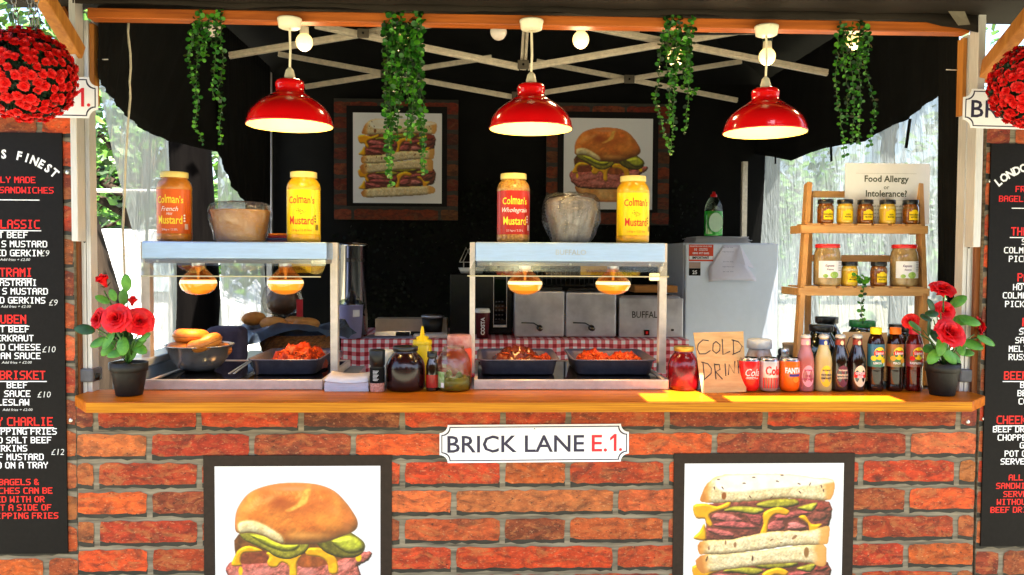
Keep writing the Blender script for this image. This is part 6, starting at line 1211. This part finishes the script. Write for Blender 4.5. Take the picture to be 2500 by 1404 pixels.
for i in range(nx+1):
    x = x0+(x1-x0)*i/nx; wv = .012*math.sin(x*14)+.006*math.sin(x*37)
    vs += [(x, BY+.7, zt_), (x, BY, zt_), (x, BY-.006+wv*.3, zt_-.03), (x, BY-.012+wv, zt_-.32)]
    if i:
        for j in range(3): k = 4*i+j; fs.append((k-4, k, k+1, k-3))
m.add(vs, fs, 0, False); cl = m.build('tablecloth', gingham(), None, loc=(0, 0, 0)); tag(cl, 'red and white gingham cloth draped over the back table', 'tablecloth')
def tz(px_, Y): p = at(px_, 800, Y); return Vector((p.x, Y, BZ+.001))
# coffee cup
c = tz(1178, 1.56); kc = (CD+1.56)/FPX; t = thing('coffee_cup', 'maroon takeaway coffee cup with white lid on the gingham table', 'cup', c); Hc = 73*kc; m = MB(); m.lathe([(0, 0), (14*kc, 0), (17.6*kc, Hc*.88), (17.8*kc, Hc*.89)], c, 32); bd = m.build('cup', M('cup_maroon', (88, 12, 24), .4, var=.04), t)
m = MB(); m.lathe([(18.6*kc, Hc*.86), (19*kc, Hc*.88), (18.2*kc, Hc*.93), (16.6*kc, Hc*.985), (15.5*kc, Hc), (0, Hc*.985)], c, 32); m.build('lid', WHITE, t); m = MB(); vf = txt('COSTA', 9.5*kc, .04, 1.0); m.flat(([(-y+5*kc, x+Hc*.42) for x, y in vf[0]], vf[1]), lambda a, b: (c.x+(16.6*kc)*math.sin(a/(16.6*kc)), c.y-(16.9*kc+.0+(b-Hc*.42)*.049)*math.cos(a/(16.6*kc)), c.z+b)); m.build('lettering', PRINTW, bd)
# steel fryers and toaster
STM = M('mirror_steel', (240, 240, 248), .3, metal=.5, two=(176, 174, 184), scale=5, bump=.04, bscale=5)
def fryer(lab, xa, xb, yt, yb_, Y, tap=True):
    p, q = at(xa, yt, Y), at(xb, yb_, Y); t = thing('steel_fryer', lab, 'fryer', ((p.x+q.x)/2, Y+.15, BZ)); m = MB(); m.box((p.x, Y, BZ+.004), (q.x, Y+.3, p.z)); m.build('body', STM, t, bevel=.01, seg=3)
    m = MB(); m.box((p.x+.012, Y+.015, p.z+.0005), (q.x-.012, Y+.28, p.z+.02)); m.build('lid', M('dark_lid', (44, 44, 46), .3, metal=.8), t, bevel=.004)
    for xx in (p.x+.02, q.x-.02): m = MB(); m.lathe([(0, 0), (.008, 0), (.01, .004)], (xx, Y+.03, BZ), 10); m.build('foot', PLBLK, t)
    cx_ = (xa+xb)/2; a = at(cx_, 800, Y); m = MB(); m.lathe([(.016, 0), (.016, .02), (.011, .024), (.011, .045), (.014, .046), (.014, .056), (0, .058)], n=18, X=Matrix.Translation((a.x, Y, a.z)) @ Matrix.Rotation(R_(90), 4, 'X')); tp_ = m.build('tap', M('tap_brass', (96, 88, 80), .25, metal=1), t)
    b, c_ = at(cx_-44, 788, Y-.05), at(cx_-14, 789, Y-.05); m = MB(); m.tube([b, c_, at(cx_, 797, Y-.05)], .0035, 6); m.build('lever', MATBLK, tp_)
    hb = at(cx_, yt-10, Y+.1); m = MB(); m.tube([(hb.x-.03, Y+.1, p.z+.021), (hb.x-.022, Y+.1, p.z+.04), (hb.x+.022, Y+.1, p.z+.04), (hb.x+.03, Y+.1, p.z+.021)], .005, 8); m.build('lid_handle', PLBLK, t)
fryer('left steel countertop fryer with black tap lever', 1256, 1378, 710, 818, 1.6); fryer('middle steel countertop fryer beside the toaster', 1382, 1504, 713, 822, 1.6)
p, q = at(1512, 722, 1.62), at(1664, 826, 1.62); t = thing('toaster', 'wide steel toaster at the right end of the gingham table', 'toaster', ((p.x+q.x)/2, 1.75, BZ)); m = MB(); m.box((p.x, 1.62, BZ+.004), (q.x, 1.9, p.z)); m.build('body', STM, t, bevel=.022, seg=4); m = MB(); m.box((p.x-.002, 1.605, BZ+.002), (q.x+.003, 1.619, p.z-.012)); fc = m.build('front_panel', STM, t, bevel=.005)
for dy in (.06, .13, .2): m = MB(); m.box((p.x+.04, 1.62+dy, p.z+.0004), (q.x-.04, 1.62+dy+.03, p.z+.003)); m.build('slot', MATBLK, t)
m = MB(); a = at(1582, 768, 1.6); m.flat(shift(txt('BUFFALO', 17*(CD+1.6)/FPX, .01, .82), a.x, a.z-.018), plane_fn((0, 1.6035, 0))); m.build('lettering', M('emboss_dark', (70, 66, 66), .4, metal=.5), fc)
a = at(1579, 812, 1.6); m = MB(); m.box((a.x-.014, 1.596, a.z-.014), (a.x+.014, 1.6045, a.z+.014)); sw_ = m.build('switch', MATBLK, fc, bevel=.002); m = MB(); m.box((a.x-.006, 1.592, a.z-.008), (a.x+.006, 1.5955, a.z+.008)); m.build('red_rocker', BRED, sw_)
a = at(1640, 806, 1.6); m = MB(); m.box((a.x-.004, 1.59, a.z-.004), (a.x+.01, 1.604, a.z+.006)); m.build('side_knob', PLBLK, t, bevel=.002)
p, q = at(1548, 697, 1.7), at(1652, 717, 1.7); m = MB(); m.box((p.x, 1.68, q.z+.006), (q.x, 1.86, p.z)); m.box((p.x+.006, 1.676, q.z+.012), (q.x-.05, 1.68, p.z-.006)); tag(m.build('cardboard_box', M('kraft_box', (176, 118, 58), .8, var=.1), bevel=.002, loc=(p.x, 1.68, q.z)), 'flat brown cardboard box lying on the toaster', 'box')
t = thing('fry_basket', 'dark wire baskets standing behind the two fryers', 'basket', tz(1430, 1.93)); m = MB(); a, b = at(1300, 700, 1.95), at(1540, 660, 1.95)
m.box((a.x, 1.92, BZ), (b.x, 1.96, a.z)); m.build('backing', MATBLK, t); m = MB()
for i in range(22): xx = a.x+(b.x-a.x)*i/21; m.tube([(xx, 1.94, a.z-.01), (xx, 1.94, b.z)], .0022, 5)
for zz in (a.z+.01, (a.z+b.z)/2, b.z): m.tube([(a.x, 1.937, zz), (b.x, 1.937, zz)], .003, 5)
m.build('wires', M('wire_grey', (88, 86, 84), .4, metal=.7), t)
# microwave
p, q = at(1098, 668, 1.72), at(1250, 822, 1.72); t = thing('microwave', 'black microwave oven at the back of the gingham table', 'microwave', ((p.x+q.x)/2, 1.9, BZ)); m = MB(); m.box((p.x, 1.72, BZ+.006), (q.x, 2.08, p.z)); m.build('body', M('microwave_black', (12, 12, 13), .25, var=.2), t, bevel=.006)
a, b = at(1206, 682, 1.715), at(1236, 790, 1.715); m = MB(); m.box((a.x, 1.712, b.z), (b.x, 1.719, a.z)); pn = m.build('control_panel', BLGL, t, bevel=.002); m = MB()
for s_ in ((a.x-.003, a.x), (b.x, b.x+.003)): m.box((s_[0], 1.708, b.z-.006), (s_[1], 1.716, a.z+.02))
m.box((a.x-.003, 1.708, b.z-.02), (b.x+.003, 1.716, b.z-.007)); m.build('silver_trim', ALU, pn); m = MB()
for i in range(5):
    for j in range(3): m.box((a.x+.008+.017*j, 1.7105, b.z+.02+.024*i), (a.x+.018+.017*j, 1.7118, b.z+.028+.024*i))
m.build('buttons', M('button_grey', (60, 60, 62), .5), pn)
a, b = at(1118, 654, 1.75), at(1184, 668, 1.75); m = MB(); m.lathe([(0, 0), ((b.x-a.x)*.4, .0), ((b.x-a.x)*.5, a.z-b.z), ((b.x-a.x)*.47, a.z-b.z), (0, .006)], ((a.x+b.x)/2, 1.82, p.z+.001), 28); tag(m.build('white_dish', WHITE, loc=((a.x+b.x)/2, 1.82, p.z)), 'shallow white dish on top of the black microwave', 'dish')
t = thing('wire_rack', 'thin metal rack peaking above the microwave', 'rack', at(1140, 640, 1.95)); m = MB()
for s_ in ([(1122, 640), (1138, 604), (1156, 640), (1122, 640)], [(1130, 640), (1146, 606), (1162, 636)], [(1132, 640), (1132, 656)], [(1158, 640), (1158, 656)]): m.tube([at(x, y, 1.95) for x, y in s_], .0028, 6)
m.build('wires', ALU, t)
# urn, jug, odds and ends
kc = (CD+1.66)/FPX; c = tz(862, 1.66); top = at(862, 597, 1.66).z-BZ; Ru = 35*kc; t = thing('hot_water_urn', 'tall polished steel hot water urn behind the plastic jug', 'urn', c); m = MB(); m.lathe([(Ru*.96, 0), (Ru, .01), (Ru, top-.012), (Ru*1.03, top-.01), (Ru*1.03, top), (Ru*.9, top+.004), (0, top+.012)], c, 40); m.build('body', M('urn_steel', (190, 184, 180), .16, metal=1, var=.08, scale=4, stretch=(6, 6, .4)), t)
m = MB(); m.flat(shift(txt('BUFFALO', 9*kc, .02, .9), .03, at(878, 640, 1.66).z-BZ), cyl_fn(c, Ru+.001)); m.build('lettering', M('urn_ink', (60, 56, 52), .5), t); a = at(888, 752, 1.57); m = MB(); m.tube([(a.x-.03, 1.6, a.z), (a.x, 1.57, a.z), (a.x, 1.565, a.z-.04)], [.01, .011, .009], 10); m.box((a.x-.008, 1.56, a.z+.008), (a.x+.008, 1.58, a.z+.03)); m.build('tap', PLBLK, t)
c = tz(856, 1.54); kc = (CD+1.54)/FPX; t = thing('measuring_jug', 'translucent lavender plastic jug at the left end of the gingham table', 'jug', c); Hj = 82*kc; m = MB(); m.lathe([(0, .001), (24*kc, .001), (26*kc, .008), (30.5*kc, Hj*.97), (31.5*kc, Hj), (30*kc, Hj), (25*kc, .012), (0, .008)], c, 36); m.build('jug', M('jug_lavender', (160, 156, 208), .3, trans=.3, ior=1.1, var=.05), t)
m = MB(); m.lathe([(28*kc, Hj), (27*kc, Hj+8*kc), (20*kc, Hj+13*kc), (0, Hj+14*kc)], c, 24); m.build('lid', CLR, t); m = MB(); m.flat(rect(10*kc, Hj*.66, 29*kc, Hj*.86, 5), cyl_fn(c, 29.7*kc+.001)); m.build('label', M('jug_label', (220, 220, 236), .5, var=.05), t)
c = tz(1056, 1.72); kc = (CD+1.72)/FPX; t = thing('black_pot', 'small black pot with metal rim on the gingham table', 'pot', c); m = MB(); m.lathe([(0, 0), (22*kc, 0), (26*kc, 44*kc), (25*kc, 44*kc), (0, 30*kc)], c, 28); m.build('pot', PLBLK, t); m = MB(); m.lathe([(26.2*kc, 43*kc), (28*kc, 45*kc), (28*kc, 48*kc), (24*kc, 50*kc), (0, 51*kc)], c, 28); m.build('lid', STEEL, t)
p, q = at(916, 778, 1.78), at(1092, 824, 1.78); m = MB(); m.box((p.x, 1.78, BZ+.002), (q.x, 1.9, p.z)); tag(m.build('plastic_box', M('box_white', (206, 196, 186), .5, var=.06), bevel=.004, loc=(p.x, 1.84, BZ)), 'low white plastic box behind the knives on the gingham table', 'box')
p, q = at(1010, 812, 1.56), at(1092, 823, 1.56); m = MB(); m.box((p.x, 1.55, BZ+.002), (q.x, 1.66, BZ+.022)); tag(m.build('chopping_board', M('board_white', (214, 208, 206), .5, var=.05), bevel=.004, loc=(p.x, 1.6, BZ)), 'small white chopping board in front of the black pot', 'chopping board')
m = MB(); vs = [(at(878, 820, 1.53).x, 1.53, BZ+.002), (at(1008, 820, 1.53).x, 1.53, BZ+.002), (at(1000, 820, 1.53).x, 1.66, BZ+.012), (at(900, 820, 1.53).x, 1.68, BZ+.008)]; m.add(vs, [(0, 1, 2, 3)]); tag(m.build('paper_sheet', M('paper_blue', (176, 178, 212), .8, var=.05), solid=.001, loc=vs[0]), 'loose pale sheet of paper under the knives', 'paper')
for lab, a, b, Y in (('kitchen knife with black handle lying on the paper sheet', (915, 812), (1000, 815), 1.57), ('second kitchen knife lying behind the first one', (945, 804), (1040, 810), 1.6)):
    t = thing('kitchen_knife', lab, 'knife', at(*a, Y)); p, q = at(*a, Y), at(*b, Y); p.z = q.z = BZ+.022; m = MB(); m.bar(p, p.lerp(q, .6), .003, .022, 0, up=(0, .3, 1)); m.build('blade', STEEL, t); m = MB(); m.bar(p.lerp(q, .6), q, .014, .02, 0); m.build('handle', PLBLK, t, bevel=.004)
# ================================================================== LEFT INNER SIDE: bread basket, bag, chest
lt = thing('side_table', 'steel side table behind the left warmer carrying the bread basket', 'table', (-1.1, 1.1, 0)); m = MB(); za_ = .985; m.box((-1.34, .8, za_-.03), (-.88, 1.4, za_)); m.build('table_top', STEEL, lt)
for xx in (-1.31, -.91):
    for yy in (.84, 1.36): m = MB(); m.box((xx-.02, yy-.02, 0), (xx+.02, yy+.02, za_-.031)); m.build('leg', STEEL, lt)
kc = (CD+1.05)/FPX; c = Vector((at(722, 800, 1.05).x, 1.05, za_+.001)); bs = thing('bread_basket', 'wicker bread basket lined with blue plastic behind the left warmer', 'basket', c)
def wicker():
    m = M('wicker', (170, 108, 50), .7, two=(96, 52, 20), scale=60, stretch=(1, 1, 3), bump=.8); return m
m = MB(); nr, nt2 = 10, 64; vs = []; fs = []
for j in range(nr+1):
    for i in range(nt2):
        a = 6.283*i/nt2; r = (70+22*j/nr)*kc+.004*(1 if (i+j) % 2 else -1); vs.append((c.x+r*math.cos(a), c.y+r*.75*math.sin(a), c.z+.003+.115*j/nr))
for j in range(nr):
    for i in range(nt2): fs.append((j*nt2+i, j*nt2+(i+1) % nt2, (j+1)*nt2+(i+1) % nt2, (j+1)*nt2+i))
m.add(vs, fs, 0, False); m.build('wicker_wall', wicker(), bs)
m = MB(); rnd = random.Random(4); nu, nv = 36, 8; vs = []; fs = []
for j in range(nv):
    for i in range(nu):
        a = 6.283*i/nu; t_ = j/(nv-1); r = (60+62*t_)*kc*(1+rnd.uniform(-.05, .05)); z = c.z+.06+.1*math.sin(t_*2.0)+.03*math.sin(3*a)*t_-.05*max(0, t_-.7)*4*(.6+.4*math.sin(a*2)); vs.append((c.x+r*1.15*math.cos(a), c.y+r*.72*math.sin(a), z+rnd.uniform(-.006, .006)))
for j in range(nv-1):
    for i in range(nu): fs.append((j*nu+i, j*nu+(i+1) % nu, (j+1)*nu+(i+1) % nu, (j+1)*nu+i))
m.add(vs, fs, 0, True); m.build('plastic_liner', M('liner_blue', (84, 108, 140), .3, trans=.35, ior=1.1, two=(70, 66, 72), scale=6), bs)
ROLL = M('bread_roll', (198, 142, 74), .6, two=(164, 104, 46), scale=20, bump=.3)
rt = thing('bread_roll', 'long pale bread roll on top of the basket', 'bread', at(668, 790, 1.0), 'bread rolls in the basket'); m = MB(); m.sphere(rt.location, .042, 18, 12, sc=(1.5, .8, .75), noise=.02); m.build('crust', ROLL, rt)
for x, y, Y, rz, lab in ((705, 806, .98, .3, 'front bread roll in the basket'), (668, 812, 1.0, -.2, 'left lower bread roll in the basket'), (748, 792, 1.02, .5, 'right bread roll in the basket'), (722, 788, 1.08, 0, 'rear bread roll in the basket'), (620, 778, 1.02, .9, 'bread roll at the left rim of the liner')): dup(rt, at(x, y, Y), rz, lab)
t = thing('bread_bag', 'clear bag of brown bread standing in the basket', 'bread bag', at(700, 740, 1.14)); cc = at(690, 735, 1.14); m = MB(); m.sphere(cc, .085, 20, 12, sc=(.9, .6, .8), noise=.03); m.build('loaf', M('dark_loaf', (86, 52, 34), .6, two=(44, 26, 18), scale=20), t); crinkle(cc, [(.02, -.07), (.08, -.05), (.092, 0), (.08, .06), (.04, .085), (0, .09)], 5, .08).build('bag', thin_glass('bread_bag_film', (240, 236, 230), .04, .1, 1, 20), t); m = MB(); a = at(732, 752, 1.05); m.box((a.x-.014, 1.045, a.z-.04), (a.x+.014, 1.05, a.z+.04)); m.build('red_label', M('label_crimson', (170, 26, 44), .5), t)
p = at(546, 822, .86); t = thing('folded_bag', 'grey purple cloth bag slumped left of the bread basket', 'bag', (p.x, .86, za_)); m = MB(); m.box((p.x-.075, .83, za_+.001), (p.x+.085, .95, at(546, 798, .86).z)); q = random.Random(3); m2 = m.build('bag', M('bag_grey', (70, 62, 84), .8, var=.2, bump=.5, bscale=12), t, bevel=.03, seg=4)
p = at(240, 905, .12); q = at(345, 905, .12); t = thing('chest_fridge', 'pale blue grey metal chest inside the left post', 'chest', ((p.x+q.x)/2, .6, 0)); m = MB(); zc_ = at(300, 868, .3).z; m.box((-1.44, .12, .05), (q.x-.02, 1.35, zc_-.03)); m.build('cabinet', M('chest_grey', (152, 166, 180), .4, metal=.3, var=.08), t, bevel=.006); m = MB(); m.box((-1.45, .11, zc_-.029), (q.x-.01, 1.36, zc_)); m.build('lid', M('chest_lid', (176, 190, 200), .35, metal=.3, var=.08), t, bevel=.006)
# ================================================================== POSTERS ON THE BACK WALL
def back_poster(lab, bx, q, painter, zy):
    Y = 2.40; a, b = at(bx[0], bx[1], Y), at(bx[2], bx[3], Y); m = MB(); m.box((a.x, Y, b.z), (b.x, Y+.012, a.z)); bricks(m, a.x, b.x, b.z, a.z, (a.x+b.x)/2, a.z-.02, pitch=.0955, bw=.333, y=Y, seed=9); t = thing('brick_board', lab[1], 'board', ((a.x+b.x)/2, Y, b.z)); m.build('board', [JNT, BRK_SHADED, JNT], t, colors=True)  # back board brick carries the stall's interior shade in its colour
    poster(lab[0], q, Y-.0026, painter, 130, 130, .02)
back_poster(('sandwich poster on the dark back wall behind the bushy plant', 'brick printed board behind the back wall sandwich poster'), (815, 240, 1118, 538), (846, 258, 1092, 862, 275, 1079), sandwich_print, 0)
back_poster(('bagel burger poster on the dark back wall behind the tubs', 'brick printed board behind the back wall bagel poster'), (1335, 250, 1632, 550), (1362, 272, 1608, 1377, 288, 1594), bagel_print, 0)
